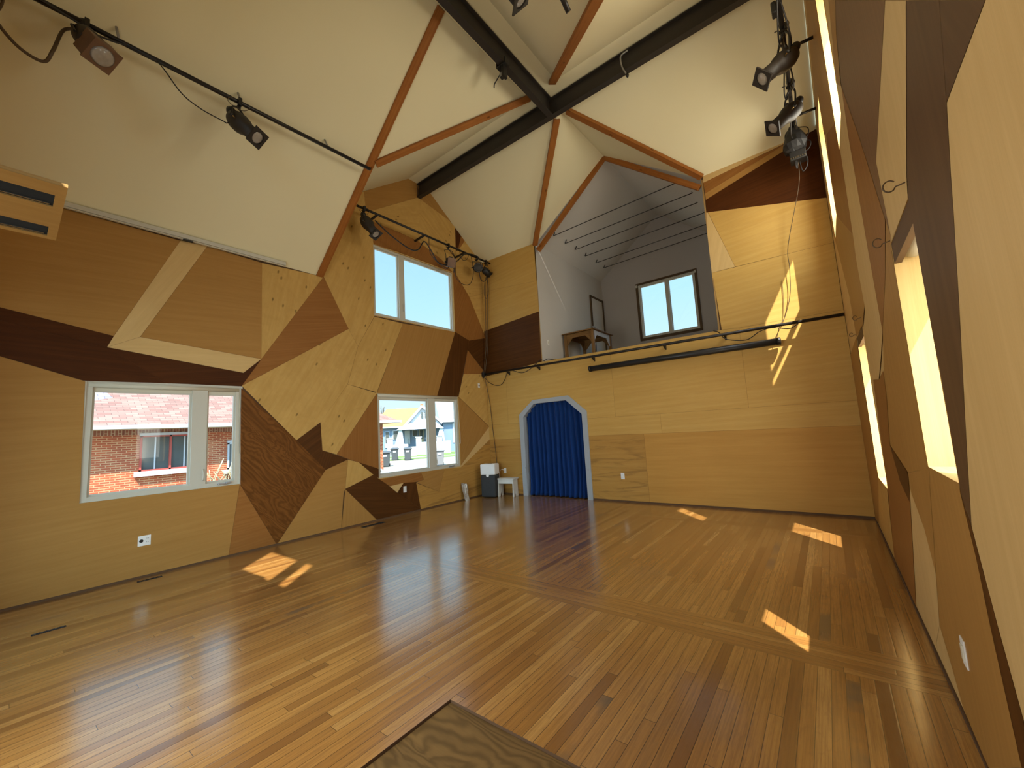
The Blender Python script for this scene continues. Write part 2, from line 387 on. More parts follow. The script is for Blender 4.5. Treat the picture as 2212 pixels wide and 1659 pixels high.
    def obj(s, name, mats, parent=None, bevel=0.0, weld=True):
        org = Vector((0, 0, 0)); q = parent
        while q is not None:
            org += Vector(q.location); q = q.parent
        me = bpy.data.meshes.new(name)
        me.from_pydata([tuple(p - org) for p in s.v], [], s.f)
        if not isinstance(mats, (list, tuple)):
            mats = [mats]
        for m in mats:
            me.materials.append(m)
        me.polygons.foreach_set('material_index', s.mi)
        me.polygons.foreach_set('use_smooth', s.sm)
        ul = me.uv_layers.new(name='UVMap')
        flat = [c for fu in s.uv for p in fu for c in p]
        ul.data.foreach_set('uv', flat)
        me.update()
        if weld:
            import bmesh
            bm = bmesh.new(); bm.from_mesh(me)
            bmesh.ops.remove_doubles(bm, verts=bm.verts, dist=1e-5)
            bmesh.ops.recalc_face_normals(bm, faces=bm.faces)
            bm.to_mesh(me); bm.free()
        o = bpy.data.objects.new(name, me)
        COL.objects.link(o)
        if parent is not None:
            o.parent = parent
        if bevel:
            bv = o.modifiers.new('bevel', 'BEVEL')
            bv.width, bv.segments, bv.limit_method = bevel, 2, 'ANGLE'
        return o

def thing(name, label, cat, loc=(0, 0, 0), group=None):
    o = bpy.data.objects.new(name, None)
    o.empty_display_size = 0.1
    COL.objects.link(o)
    o.location = loc
    o['label'], o['category'] = label, cat
    if group:
        o['group'] = group
    return o

def tag(o, label, cat, group=None, kind=None):
    o['label'], o['category'] = label, cat
    if group:
        o['group'] = group
    if kind:
        o['kind'] = kind
    return o

def struct(o, label=None, cat=None):
    o['kind'] = 'structure'
    if label:
        o['label'] = label
    if cat:
        o['category'] = cat
    return o

def box_obj(name, c, size, mat, parent=None, bevel=0.0, rot=None):
    b = B(); b.box(c, size, rot)
    return b.obj(name, mat, parent, bevel)

# polygon helpers for the panelled walls (2-D: first = run of the wall, second = height)
def clip(poly, ax, val, keep_less):
    out = []
    for i in range(len(poly)):
        a, b = poly[i], poly[(i + 1) % len(poly)]
        ia = (a[ax] <= val) if keep_less else (a[ax] >= val)
        ib = (b[ax] <= val) if keep_less else (b[ax] >= val)
        if ia:
            out.append(a)
        if ia != ib:
            t = (val - a[ax]) / (b[ax] - a[ax])
            out.append((a[0] + (b[0] - a[0]) * t, a[1] + (b[1] - a[1]) * t))
    return out

def parea(p):
    return 0.5 * sum(p[i][0] * p[(i + 1) % len(p)][1] - p[(i + 1) % len(p)][0] * p[i][1] for i in range(len(p)))

def cut_rect(polys, r):
    a0, a1, b0, b1 = r
    res = []
    for p in polys:
        for q in (clip(p, 0, a0, True), clip(p, 0, a1, False)):
            if len(q) > 2 and abs(parea(q)) > 1e-5:
                res.append(q)
        m = clip(clip(p, 0, a0, False), 0, a1, True) if len(p) > 2 else []
        if len(m) > 2:
            for q in (clip(m, 1, b0, True), clip(m, 1, b1, False)):
                if len(q) > 2 and abs(parea(q)) > 1e-5:
                    res.append(q)
    return res

def inset(p, d):
    """move every edge inwards by d (the hairline joint between panels)"""
    q = []
    for a in p:
        if not q or abs(a[0] - q[-1][0]) + abs(a[1] - q[-1][1]) > 2e-3:
            q.append(a)
    if len(q) > 2 and abs(q[0][0] - q[-1][0]) + abs(q[0][1] - q[-1][1]) < 2e-3:
        q.pop()
    if len(q) < 3:
        return None
    if parea(q) < 0:
        q.reverse()
    n = len(q); out = []
    for i in range(n):
        a, b, c = q[i - 1], q[i], q[(i + 1) % n]
        d1 = (b[0] - a[0], b[1] - a[1]); d2 = (c[0] - b[0], c[1] - b[1])
        l1, l2 = math.hypot(*d1), math.hypot(*d2)
        n1 = (-d1[1] / l1, d1[0] / l1); n2 = (-d2[1] / l2, d2[0] / l2)
        k = 1 + n1[0] * n2[0] + n1[1] * n2[1]
        k = max(k, 0.35)
        out.append((b[0] + d * (n1[0] + n2[0]) / k, b[1] + d * (n1[1] + n2[1]) / k))
    return out

def panel_wall(bm, panels, holes, to3, mat_ix, joint=0.0012, lift=(0, 0, 0)):
    lift = Vector(lift)
    for i, (m, g, pts) in enumerate(panels):
        rnd = random.Random(i * 7 + 3)
        off = (rnd.random() * 9, rnd.random() * 9)
        q = inset(pts, joint)
        if not q:
            continue
        polys = [q]
        for h in holes:
            polys = cut_rect(polys, h)
        for p in polys:
            bm.face([Vector(to3(a, b)) + lift * i for a, b in p], mat_ix[m], g, off)

def fill_wall(bm, outline_boxes, holes, to3, mi):
    """solid backing: rectangles of the wall, minus the openings"""
    for r in outline_boxes:
        polys = [[(r[0], r[2]), (r[1], r[2]), (r[1], r[3]), (r[0], r[3])]]
        for h in holes:
            polys = cut_rect(polys, h)
        for p in polys:
            bm.face([to3(a, b) for a, b in p], mi, 0)

# ------------------------------------------------------------------ materials
BIRCH_1, BIRCH_2 = (0.60, 0.395, 0.160), (0.49, 0.300, 0.105)
M = {}
M['birch'] = wood('birch_ply', BIRCH_1, BIRCH_2, su=1.1, sv=14, knots=True)
M['birch_clear'] = wood('birch_ply_clear', (0.61, 0.400, 0.150), (0.52, 0.320, 0.105), su=0.8, sv=18, streak=0.10, cs=(0.42, 0.25, 0.09))
M['pale'] = wood('pale_ply', (0.66, 0.475, 0.265), (0.57, 0.395, 0.205), su=1.0, sv=16)
M['tan'] = wood('tan_ply', (0.42, 0.235, 0.085), (0.35, 0.185, 0.060), su=0.9, sv=22)
M['lauan'] = wood('lauan_ply', (0.33, 0.150, 0.050), (0.25, 0.105, 0.030), su=0.8, sv=30)
M['lauan_grey'] = wood('grey_brown_ply', (0.22, 0.120, 0.068), (0.165, 0.086, 0.046), su=0.8, sv=26)
M['walnut'] = wood('walnut_ply', (0.115, 0.044, 0.012), (0.060, 0.022, 0.006), su=0.7, sv=24)
M['walnut_grey'] = wood('grey_walnut_ply', (0.135, 0.075, 0.045), (0.09, 0.049, 0.029), su=0.7, sv=20)
M['figured'] = wood('figured_walnut_ply', (0.215, 0.085, 0.022), (0.125, 0.046, 0.010), su=0.8, sv=20, figure=True)
M['mahogany'] = wood('mahogany_ply', (0.085, 0.026, 0.006), (0.045, 0.013, 0.003), su=0.6, sv=24, streak=0.15, cs=(0.12, 0.040, 0.010))
M['streaky'] = wood('streaky_birch_ply', (0.50, 0.290, 0.095), (0.40, 0.215, 0.062), su=0.7, sv=16, streak=0.55, cs=(0.19, 0.095, 0.03))
M['birch_glow'] = wood('glow_tinted_birch_ply', (0.55, 0.310, 0.095), (0.45, 0.240, 0.066), su=0.7, sv=14)  # birch with the orange glow by the right corner tinted in
M['joint'] = plain('dark_joint', (0.10, 0.05, 0.02), 0.9)
M['fir'] = wood('orange_fir', (0.40, 0.165, 0.050), (0.25, 0.088, 0.024), su=0.5, sv=34, knots=True, rough=0.5)
M['pine'] = wood('pine', (0.66, 0.47, 0.24), (0.55, 0.36, 0.16), su=0.6, sv=30)
M['ply_edge'] = wood('layered_ply_edge', (0.55, 0.36, 0.17), (0.12, 0.06, 0.025), su=0.05, sv=160)
M['plaster'] = plain('ivory_plaster', (0.78, 0.715, 0.47), 0.85, var=0.03, scale=1.2, bump=0.03)
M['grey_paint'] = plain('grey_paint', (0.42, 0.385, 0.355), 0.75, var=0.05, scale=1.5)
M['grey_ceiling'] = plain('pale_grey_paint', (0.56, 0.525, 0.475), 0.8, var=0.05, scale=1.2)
M['arch_paint'] = plain('blue_grey_gloss_paint', (0.36, 0.39, 0.42), 0.4, var=0.05)
M['steel'] = plain('dark_steel', (0.022, 0.017, 0.013), 0.55, 0.0, var=0.25, scale=3, bump=0.05)
M['black'] = plain('black_paint', (0.012, 0.011, 0.010), 0.45, 0.0, var=0.2)
M['black_pipe'] = plain('black_iron_pipe', (0.020, 0.017, 0.015), 0.38, 0.3, var=0.3)
M['rubber'] = plain('black_rubber', (0.010, 0.009, 0.009), 0.6)
M['brown_metal'] = plain('brown_lacquered_metal', (0.16, 0.085, 0.045), 0.5, 0.1, var=0.35, scale=9)
M['lens'] = plain('dusty_lens_glass', (0.34, 0.31, 0.27), 0.16, 0.0, var=0.35, scale=22, spec=0.9)
M['chrome'] = plain('bright_metal', (0.62, 0.60, 0.56), 0.25, 1.0)
M['brass'] = plain('brass_knob', (0.55, 0.36, 0.14), 0.35, 0.9)
M['vinyl'] = plain('white_vinyl', (0.54, 0.52, 0.44), 0.4, var=0.02)
M['shade_white'] = plain('white_shade_cloth', (0.60, 0.56, 0.44), 0.7, var=0.03)
M['white'] = plain('white_plastic', (0.78, 0.77, 0.74), 0.4, var=0.02)
M['white_wood'] = plain('worn_white_paint', (0.66, 0.65, 0.60), 0.5, var=0.10, scale=8)
M['charcoal'] = plain('charcoal_fabric', (0.030, 0.032, 0.033), 0.8, var=0.2, scale=60)
M['dark_trim'] = wood('worn_dark_trim', (0.16, 0.11, 0.075), (0.055, 0.036, 0.026), su=0.8, sv=40, rough=0.6)
M['door_paint'] = plain('off_white_door', (0.62, 0.58, 0.52), 0.6, var=0.08, scale=4)
M['table_wood'] = wood('worn_table_wood', (0.30, 0.17, 0.075), (0.10, 0.055, 0.028), su=1.0, sv=30, rough=0.5)
M['table_pale'] = plain('worn_grey_paint', (0.42, 0.41, 0.43), 0.5, var=0.25, scale=12)
M['bag'] = plain('crumpled_silver_bag', (0.42, 0.37, 0.31), 0.35, 0.25, var=0.5, scale=40)
M['galv'] = plain('galvanised_metal', (0.36, 0.36, 0.36), 0.4, 0.6, var=0.2)
M['dark_void'] = plain('opening_shade_black', (0.008, 0.008, 0.009), 0.95)  # near black standing in for the shade inside openings
M['cable'] = plain('black_cable', (0.014, 0.012, 0.011), 0.5)
M['cable_brown'] = plain('brown_cable', (0.085, 0.050, 0.020), 0.55)
M['orange_tape'] = plain('orange_tape', (0.55, 0.12, 0.03), 0.5)

def glass():
    t = NT('window_glass')
    fc = t.n('ShaderNodeLayerWeight', {'Blend': 0.5}).outputs['Facing']
    fr = t.m('ADD', 0.035, t.m('MULTIPLY', t.m('POWER', fc, 5.0), 0.8))
    tr = t.n('ShaderNodeBsdfTransparent', {'Color': (0.96, 0.975, 0.97)})
    gl = t.n('ShaderNodeBsdfGlossy', {'Roughness': 0.02})
    mx = t.n('ShaderNodeMixShader')
    t.put(mx.inputs[0], fr); t.put(mx.inputs[1], tr.outputs[0]); t.put(mx.inputs[2], gl.outputs[0])
    t.t.links.new(mx.outputs[0], t.out.inputs[0])
    return t.mat
M['glass'] = glass()

def curtain_mat():
    t = NT('blue_velvet')
    co = t.coord('Object')
    x, y, z = t.xyz(co)
    nz = t.noise(t.vec(t.m('MULTIPLY', x, 40), t.m('MULTIPLY', y, 40), t.m('MULTIPLY', z, 3)), 1.0, 4)
    c = t.mix(nz, (0.003, 0.022, 0.105), (0.006, 0.042, 0.19))
    return t.done(c, 0.8, spec=0.15, sheen=0.05)
M['curtain'] = curtain_mat()

def plank_floor(name, along_y, width, length, tone=1.0):
    """strip oak floor; world metres; boards along y (or x for the cross bands)"""
    t = NT(name)
    x, y, _ = t.xyz(t.coord('Object'))
    a, l = (x, y) if along_y else (y, x)
    r = t.m('DIVIDE', a, width)
    row = t.m('FLOOR', r)
    wn = t.n('ShaderNodeTexWhiteNoise', noise_dimensions='1D'); t.put(wn.inputs['W'], row)
    sh = t.m('MULTIPLY', wn.outputs[0], 7.3)
    ll = t.m('DIVIDE', t.m('ADD', l, sh), length)
    col = t.m('FLOOR', ll)
    wn2 = t.n('ShaderNodeTexWhiteNoise', noise_dimensions='2D'); t.put(wn2.inputs['Vector'], t.vec(row, col))
    rnd, rnd2 = wn2.outputs[0], t.xyz(wn2.outputs['Color'])[1]
    k = lambda c: sc(c, tone)
    base = t.ramp(rnd, [(0.0, k((0.165, 0.070, 0.018))), (0.12, k((0.255, 0.116, 0.028))), (0.45, k((0.315, 0.150, 0.037))), (0.85, k((0.350, 0.174, 0.045))), (1.0, k((0.41, 0.222, 0.066)))])
    gv = t.vec(t.m('ADD', t.m('MULTIPLY', a, 95), t.m('MULTIPLY', rnd, 40)), t.m('MULTIPLY', l, 2.6), t.m('MULTIPLY', rnd2, 30))
    gr = t.noise(gv, 1.0, 6, 0.62, 0.6)
    c = t.mix(t.ramp(gr, [(0.34, (1, 1, 1)), (0.60, (0, 0, 0))]), base, t.mix(0.5, base, k((0.13, 0.058, 0.018))))
    rays = t.noise(t.vec(t.m('MULTIPLY', a, 30), t.m('MULTIPLY', l, 8)), 1.0, 5, 0.6, 1.8)
    c = t.mix(t.m('MULTIPLY', t.ramp(rays, [(0.50, (0, 0, 0)), (0.66, (1, 1, 1))]), 0.30), c, k((0.19, 0.090, 0.032)))
    wear = t.noise(t.vec(x, y), 1.1, 5, 0.6)
    c = t.mix(t.m('MULTIPLY', t.ramp(wear, [(0.55, (0, 0, 0)), (0.72, (1, 1, 1))]), 0.28), c, k((0.20, 0.125, 0.065)))
    # grey water stains on single boards
    st = t.m('MULTIPLY', t.m('GREATER_THAN', rnd2, 0.965), t.ramp(t.noise(t.vec(x, y), 2.2, 3), [(0.45, (0, 0, 0)), (0.6, (1, 1, 1))]))
    c = t.mix(t.m('MULTIPLY', st, 0.7), c, (0.085, 0.072, 0.055))
    fr = t.m('FRACT', r); fl = t.m('FRACT', ll)
    e1 = t.m('MINIMUM', fr, t.m('SUBTRACT', 1.0, fr))
    e2 = t.m('MULTIPLY', t.m('MINIMUM', fl, t.m('SUBTRACT', 1.0, fl)), length / width)
    gap = t.ramp(t.m('MINIMUM', e1, e2), [(0.010, (0, 0, 0)), (0.030, (1, 1, 1))])
    c = t.mix(gap, (0.055, 0.026, 0.010), c)
    hgt = t.m('ADD', t.m('MULTIPLY', t.ramp(t.m('MINIMUM', e1, e2), [(0.0, (0, 0, 0)), (0.10, (1, 1, 1))]), 0.6), t.m('ADD', t.m('MULTIPLY', gr, 0.10), t.m('MULTIPLY', rnd, 0.25)))
    cup = t.noise(t.vec(t.m('MULTIPLY', a, 9), t.m('MULTIPLY', l, 1.2)), 1.0, 2)
    hgt = t.m('ADD', hgt, t.m('MULTIPLY', cup, 1.2))
    rough = t.m('ADD', 0.12, t.m('MULTIPLY', t.noise(t.vec(x, y), 3.5, 5, 0.65), 0.20))
    return t.done(c, rough, 0.0, t.bump(hgt, 0.22, 0.003), 0.8, coat=0.75, coat_r=0.15)
M['floor'] = plank_floor('oak_strip_floor', True, 0.0635, 1.9, 1.18)
M['floor_cross'] = plank_floor('oak_cross_boards', False, 0.0585, 2.4, 1.15)
M['patch'] = wood('rotary_cut_fir_ply', (0.22, 0.135, 0.060), (0.125, 0.076, 0.036), su=0.9, sv=7, figure=True, rough=0.6)

def brick_mat(name, c1, c2, mort, bw, rh, ms, vert=False):
    t = NT(name)
    u, v, _ = t.xyz(t.coord('UV'))
    vec = t.vec(v, u) if vert else t.vec(u, v)
    br = t.n('ShaderNodeTexBrick', {'Vector': vec, 'Color1': c1, 'Color2': c2, 'Mortar': mort, 'Scale': 1.0, 'Mortar Size': ms, 'Mortar Smooth': 0.1, 'Bias': 0.0, 'Brick Width': bw, 'Row Height': rh})
    c = t.mix(t.m('MULTIPLY', t.noise(t.vec(u, v), 3.0, 4), 0.35), br.outputs[0], sc(c2, 0.6))
    return t.done(c, 0.85)
M['brick'] = brick_mat('red_brick', (0.36, 0.080, 0.026), (0.26, 0.055, 0.020), (0.44, 0.26, 0.13), 0.215, 0.066, 0.010)
M['brick_up'] = brick_mat('soldier_brick', (0.23, 0.070, 0.032), (0.16, 0.050, 0.026), (0.36, 0.25, 0.15), 0.215, 0.075, 0.010, True)
M['shingle'] = brick_mat('pink_asphalt_shingle', (0.25, 0.145, 0.105), (0.165, 0.078, 0.055), (0.085, 0.045, 0.032), 0.30, 0.13, 0.007)
M['shingle_orange'] = plain('orange_asphalt_shingle', (0.25, 0.125, 0.045), 0.9, var=0.15, scale=3)
M['shingle_grey'] = plain('grey_asphalt_shingle', (0.20, 0.195, 0.17), 0.9, var=0.2, scale=3)
M['ext_white'] = plain('white_trim_paint', (0.36, 0.37, 0.38), 0.6)
M['ext_cream'] = plain('cream_soffit_paint', (0.42, 0.34, 0.21), 0.7)
M['ext_red'] = plain('red_window_paint', (0.30, 0.05, 0.035), 0.5)
M['ext_glass'] = plain('dark_exterior_glass', (0.07, 0.08, 0.075), 0.08, var=0.3, scale=2, spec=0.8)
M['ext_blue'] = plain('pale_blue_siding', (0.24, 0.30, 0.38), 0.7)
M['ext_slate'] = plain('slate_blue_siding', (0.13, 0.18, 0.25), 0.7)
M['bin'] = plain('dark_green_grey_plastic', (0.045, 0.05, 0.05), 0.5)
M['bin_pale'] = plain('pale_grey_plastic', (0.15, 0.145, 0.14), 0.5)
M['car'] = plain('white_car_paint', (0.34, 0.37, 0.41), 0.2)
M['street'] = plain('pale_asphalt', (0.22, 0.19, 0.135), 0.9, var=0.12, scale=1.2)
M['concrete'] = plain('pale_concrete', (0.30, 0.275, 0.22), 0.9)  # plain pale concrete tone
M['grass'] = plain('lawn_green', (0.095, 0.15, 0.022), 0.9, var=0.4, scale=2.5)
M['bark'] = plain('pale_bark', (0.22, 0.18, 0.14), 0.9, var=0.3)
M['twig'] = plain('dry_pale_twigs', (0.34, 0.28, 0.16), 0.9)

# ------------------------------------------------------------------ the room: dimensions in metres
W = 6.985            # right wall
YN = -8.05           # near wall, behind the photographer
ZR, EAVE, EAVE2 = 7.07, 4.325, 5.82
YB = -4.18           # near edge of the cross gables
XC = 3.50            # ridge
RY0, RY1 = -2.26, -1.72   # flat strip over the cross beam
LX0, LX1, LY, LZ = 1.70, 5.32, 3.49, 2.987   # loft
S_MAIN = (ZR - EAVE) / (XC - 0.27)
ZK = ZR - 0.725 * (RY0 - YB)
XK = (ZK - EAVE) / S_MAIN

WIN1 = (-6.92, -5.375, 0.957, 2.322)
WIN2 = (-3.134, -1.025, 0.745, 2.322)
WIN3 = (-3.165, -1.035, 3.836, 5.268)
WIN5 = (-5.33, -4.75, 1.21, 2.34)
WIN6 = (-2.47, -1.60, 0.765, 2.31)
WIN7 = (-3.53, -2.93, 3.86, 5.46)
WIN8 = (-1.42, -0.56, 3.86, 5.46)
MAT_ORDER = ['joint', 'birch', 'tan', 'lauan', 'walnut', 'figured', 'mahogany', 'streaky', 'pale', 'birch_glow', 'lauan_grey', 'walnut_grey', 'birch_clear']
MATS = [M[k] for k in MAT_ORDER]
MIX = {'B': 1, 'T': 2, 'M': 3, 'D': 4, 'F': 5, 'H': 6, 'S': 7, 'L': 8, 'S2': 9, 'M2': 10, 'D2': 11, 'C': 12}

# left wall
b = B()
panel_wall(b, LEFT_PANELS, (WIN1, WIN2, WIN3), lambda y, z: (0.0, y, z), MIX, lift=(0.0001, 0, 0))
fill_wall(b, ((YN - 0.03, YB, -0.03, EAVE + 0.03), (YB, 0.05, -0.03, EAVE), (YB, 0.05, EAVE, EAVE2 + 0.05)), (WIN1, WIN2, WIN3), lambda y, z: (-0.006, y, z), 0)
b.face([(-0.006, YB, EAVE2), (-0.006, 0, EAVE2), (-0.006, RY1, ZR), (-0.006, RY0, ZR)], 0, 0)
struct(b.obj('wall_left', MATS, weld=False), 'left wall clad in a mosaic of birch and walnut plywood facets', 'wall')

# back wall with the arch and loft openings
ARCH_OUT = [(0.972, 0), (0.972, 1.835), (1.375, 2.143), (2.30, 2.163), (2.712, 1.80), (2.712, 0)]
ARCH_IN = [(1.09, 0), (1.09, 1.775), (1.40, 2.055), (2.24, 2.065), (2.60, 1.745), (2.60, 0)]
ARCH_RECT = (1.03, 2.66, 0.0, 1.80)
LOFT_RECT = (LX0, LX1, LZ, 9.0)
b = B()
def back3(x, z): return (x, 0.0, z)
bp = []
for m, g, pts in BACK_PANELS:
    bp.append((('C' if m == 'B' else m), g, pts))
arch_holes = [ARCH_RECT] + [(1.03 + 0.34 * (i + 1) / 6, 2.66 - 0.36 * (i + 1) / 6, 1.80 + 0.30 * i / 6, 1.80 + 0.30 * (i + 1) / 6) for i in range(6)]
panel_wall(b, bp, [LOFT_RECT] + arch_holes, back3, MIX, lift=(0, -0.0001, 0))
fill_wall(b, ((-0.05, W + 0.05, -0.03, LZ), (-0.05, LX0, LZ, EAVE2 + 0.08), (LX1, W + 0.05, LZ, EAVE2 + 0.08)), arch_holes, lambda x, z: (x, 0.006, z), 0)
struct(b.obj('wall_back', MATS, weld=False), 'plywood clad back wall below and beside the loft opening', 'wall')

# right wall
b = B()
RH = (WIN5, WIN6, WIN7, WIN8)
panel_wall(b, RIGHT_PANELS, RH, lambda y, z: (W, y, z), MIX, lift=(-0.00015, 0, 0))
fill_wall(b, ((YN - 0.03, YB, -0.03, EAVE + 0.03), (YB, 0.05, -0.03, EAVE), (YB, 0.05, EAVE, EAVE2 + 0.05)), RH, lambda y, z: (W + 0.004, y, z), 8)
b.face([(W + 0.004, YB, EAVE2), (W + 0.004, 0, EAVE2), (W + 0.004, RY1, ZR), (W + 0.004, RY0, ZR)], 8, 0)
struct(b.obj('wall_right', MATS, weld=False), 'right wall of narrow plywood facets seen at a grazing angle', 'wall')

# near wall (behind the photographer) with a high window and an added glazed opening for the fill lamp
WIN9 = (3.03, 4.38, 4.36, 5.50)
FILL_OPENING = (0.75, 5.45, 0.35, 3.25)
b = B()
fill_wall(b, ((-0.03, W + 0.03, -0.03, EAVE),), (FILL_OPENING,), lambda x, z: (x, YN, z), 8)
polys = [[(-0.03, EAVE), (W + 0.03, EAVE), (XC + 0.30, ZR + 0.03), (XC - 0.30, ZR + 0.03)]]
for p in cut_rect(polys, WIN9):
    b.face([(x, YN, z) for x, z in p], 8, 0)
struct(b.obj('wall_near', MATS, weld=False), 'plywood wall behind the photographer', 'wall')

# floor with the cross boards and the plywood patch opening
PX0, PX1, PY0, PY1 = 4.762, 6.30, -7.30, -5.872
BY0, BY1, TY0, TY1 = -4.45, -4.10, -1.10, -0.925
b = B()
def fl(x0, x1, y0, y1, mi): b.face([(x0, y0, 0), (x1, y0, 0), (x1, y1, 0), (x0, y1, 0)], mi, 0)
fl(-0.01, W + 0.01, YN, PY0, 0); fl(-0.01, PX0, PY0, PY1, 0); fl(PX1, W + 0.01, PY0, PY1, 0); fl(-0.01, W + 0.01, PY1, BY0, 0)
fl(-0.01, W + 0.01, BY0, BY1, 1)
fl(-0.01, W + 0.01, BY1, TY0, 0); fl(-0.01, 4.05, TY0, TY1, 0); fl(4.05, W + 0.01, TY0, TY1, 1); fl(-0.01, W + 0.01, TY1, 0.16, 0)
for q in (((PX0, PY0), (PX0, PY1)), ((PX0, PY1), (PX1, PY1)), ((PX1, PY1), (PX1, PY0)), ((PX1, PY0), (PX0, PY0))):
    (x0, y0), (x1, y1) = q
    b.face([(x0, y0, 0), (x1, y1, 0), (x1, y1, -0.022), (x0, y0, -0.022)], 2, 0)
struct(b.obj('floor', [M['floor'], M['floor_cross'], M['joint']], weld=False), 'worn glossy oak strip floor with bands of cross boards', 'floor')
pp = box_obj('plywood_patch', ((PX0 + PX1) / 2, (PY0 + PY1) / 2, -0.021), (PX1 - PX0 - 0.006, PY1 - PY0 - 0.006, 0.014), M['patch'])
tag(pp, 'bare weathered plywood square let into the oak floor in the foreground', 'floor patch')

# ceiling
b = B()
def tri(*p): b.face(p, 0, 0)
# near room, left and right slopes (running on to the valleys)
tri((-0.02, YN - 0.02, EAVE - 0.017), (-0.02, YB, EAVE - 0.017), (XK, YB, ZK), (XC - 0.27, RY0, ZR), (XC - 0.27, YN - 0.02, ZR))
tri((W + 0.02, YN - 0.02, EAVE - 0.017), (W + 0.02, YB, EAVE - 0.017), (W - XK, YB, ZK), (XC + 0.27, RY0, ZR), (XC + 0.27, YN - 0.02, ZR))
tri((XC - 0.27, YN - 0.02, ZR), (XC + 0.27, YN - 0.02, ZR), (XC + 0.27, RY0, ZR), (XC - 0.27, RY0, ZR))
# flat strip over the cross beam
tri((-0.02, RY0, ZR), (W + 0.02, RY0, ZR), (W + 0.02, RY1, ZR), (-0.02, RY1, ZR))
# cross gables, near slopes
tri((-0.02, RY0, ZR), (XC - 0.27, RY0, ZR), (XK, YB, ZK), (-0.02, YB, ZK))
tri((W + 0.02, RY0, ZR), (XC + 0.27, RY0, ZR), (W - XK, YB, ZK), (W + 0.02, YB, ZK))
# small upright triangles where the low eaves meet the cross gables
tri((-0.02, YB, EAVE - 0.017), (XK, YB, ZK), (-0.02, YB, ZK))
tri((W + 0.02, YB, EAVE - 0.017), (W - XK, YB, ZK), (W + 0.02, YB, ZK))
# cross gables, far slopes
tri((-0.02, RY1, ZR), (XC, RY1, ZR), (LX0 - 0.0, 0.02, EAVE2 - 0.04), (-0.02, 0.02, EAVE2 - 0.015))
tri((W + 0.02, RY1, ZR), (XC, RY1, ZR), (LX1 + 0.0, 0.02, EAVE2 - 0.04), (W + 0.02, 0.02, EAVE2 - 0.0))
# gable in front of the loft
RP = (3.545, 0.02, 7.085)
tri((XC, RY1, ZR), RP, (LX0 - 0.0, 0.02, EAVE2 - 0.04))
tri((XC, RY1, ZR), RP, (LX1 + 0.0, 0.02, EAVE2 - 0.04))
struct(b.obj('ceiling', M['plaster'], weld=False), 'ivory plaster ceiling of two crossing gables', 'ceiling')

# loft
b = B(); b.face([(LX0, 0, LZ - 0.02), (LX0, LY + 0.02, LZ - 0.02), (LX0, LY + 0.02, 5.80), (LX0, 0, 5.80)], 0, 0)
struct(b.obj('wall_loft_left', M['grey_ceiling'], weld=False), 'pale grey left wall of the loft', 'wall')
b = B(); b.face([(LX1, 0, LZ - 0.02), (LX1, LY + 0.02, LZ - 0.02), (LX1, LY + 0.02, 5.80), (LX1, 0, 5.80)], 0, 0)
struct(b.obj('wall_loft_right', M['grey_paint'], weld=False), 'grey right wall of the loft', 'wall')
WIN4 = (2.80, 4.31, 3.82, 5.35)
b = B()
for p in cut_rect([[(LX0, LZ), (LX1, LZ), (LX1, 5.78), (LX0, 5.78)]], WIN4):
    b.face([(x, LY, z) for x, z in p], 0, 0)
b.face([(LX0, LY, 5.78), (LX1, LY, 5.78), (3.52, LY, 7.22)], 0, 0)
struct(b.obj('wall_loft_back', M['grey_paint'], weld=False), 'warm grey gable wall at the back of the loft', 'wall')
b = B()
b.face([(LX0 - 0.01, 0.02, EAVE2 - 0.04), (LX0 - 0.01, LY + 0.02, 5.77), (3.52, LY + 0.02, 7.22), RP], 0, 0)
b.face([(LX1 + 0.01, 0.02, EAVE2 - 0.04), (LX1 + 0.01, LY + 0.02, 5.77), (3.52, LY + 0.02, 7.22), RP], 0, 0)
struct(b.obj('ceiling_loft', M['grey_ceiling'], weld=False), 'sloping pale grey ceiling of the loft', 'ceiling')
b = B(); b.box(((LX0 + LX1) / 2, LY / 2 + 0.02, LZ - 0.10), (LX1 - LX0, LY - 0.03, 0.20))
struct(b.obj('floor_loft', M['pine']), 'plywood loft floor above the back wall', 'floor')
# plywood edges (jambs) of the loft opening
b = B()
b.box((LX0 - 0.012, 0.01, (LZ + 5.72) / 2), (0.024, 0.02, 5.72 - LZ)); b.box((LX1 + 0.012, 0.01, (LZ + 5.74) / 2), (0.024, 0.02, 5.74 - LZ))
struct(b.obj('trim_1', M['ply_edge']), 'cut plywood edges along both sides of the loft opening', 'trim')
# recess behind the curtain, painted near black for its shade
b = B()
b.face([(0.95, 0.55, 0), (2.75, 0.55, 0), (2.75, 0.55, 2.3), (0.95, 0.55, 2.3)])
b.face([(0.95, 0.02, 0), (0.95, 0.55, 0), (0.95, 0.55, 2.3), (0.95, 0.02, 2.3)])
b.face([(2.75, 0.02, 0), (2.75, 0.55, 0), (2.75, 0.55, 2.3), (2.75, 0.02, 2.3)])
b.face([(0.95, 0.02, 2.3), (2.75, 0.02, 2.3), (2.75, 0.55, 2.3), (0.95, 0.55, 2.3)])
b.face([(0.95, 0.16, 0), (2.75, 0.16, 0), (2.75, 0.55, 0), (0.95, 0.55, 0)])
struct(b.obj('wall_recess', M['dark_void'], weld=False), 'dark doorway recess behind the blue curtain', 'wall')

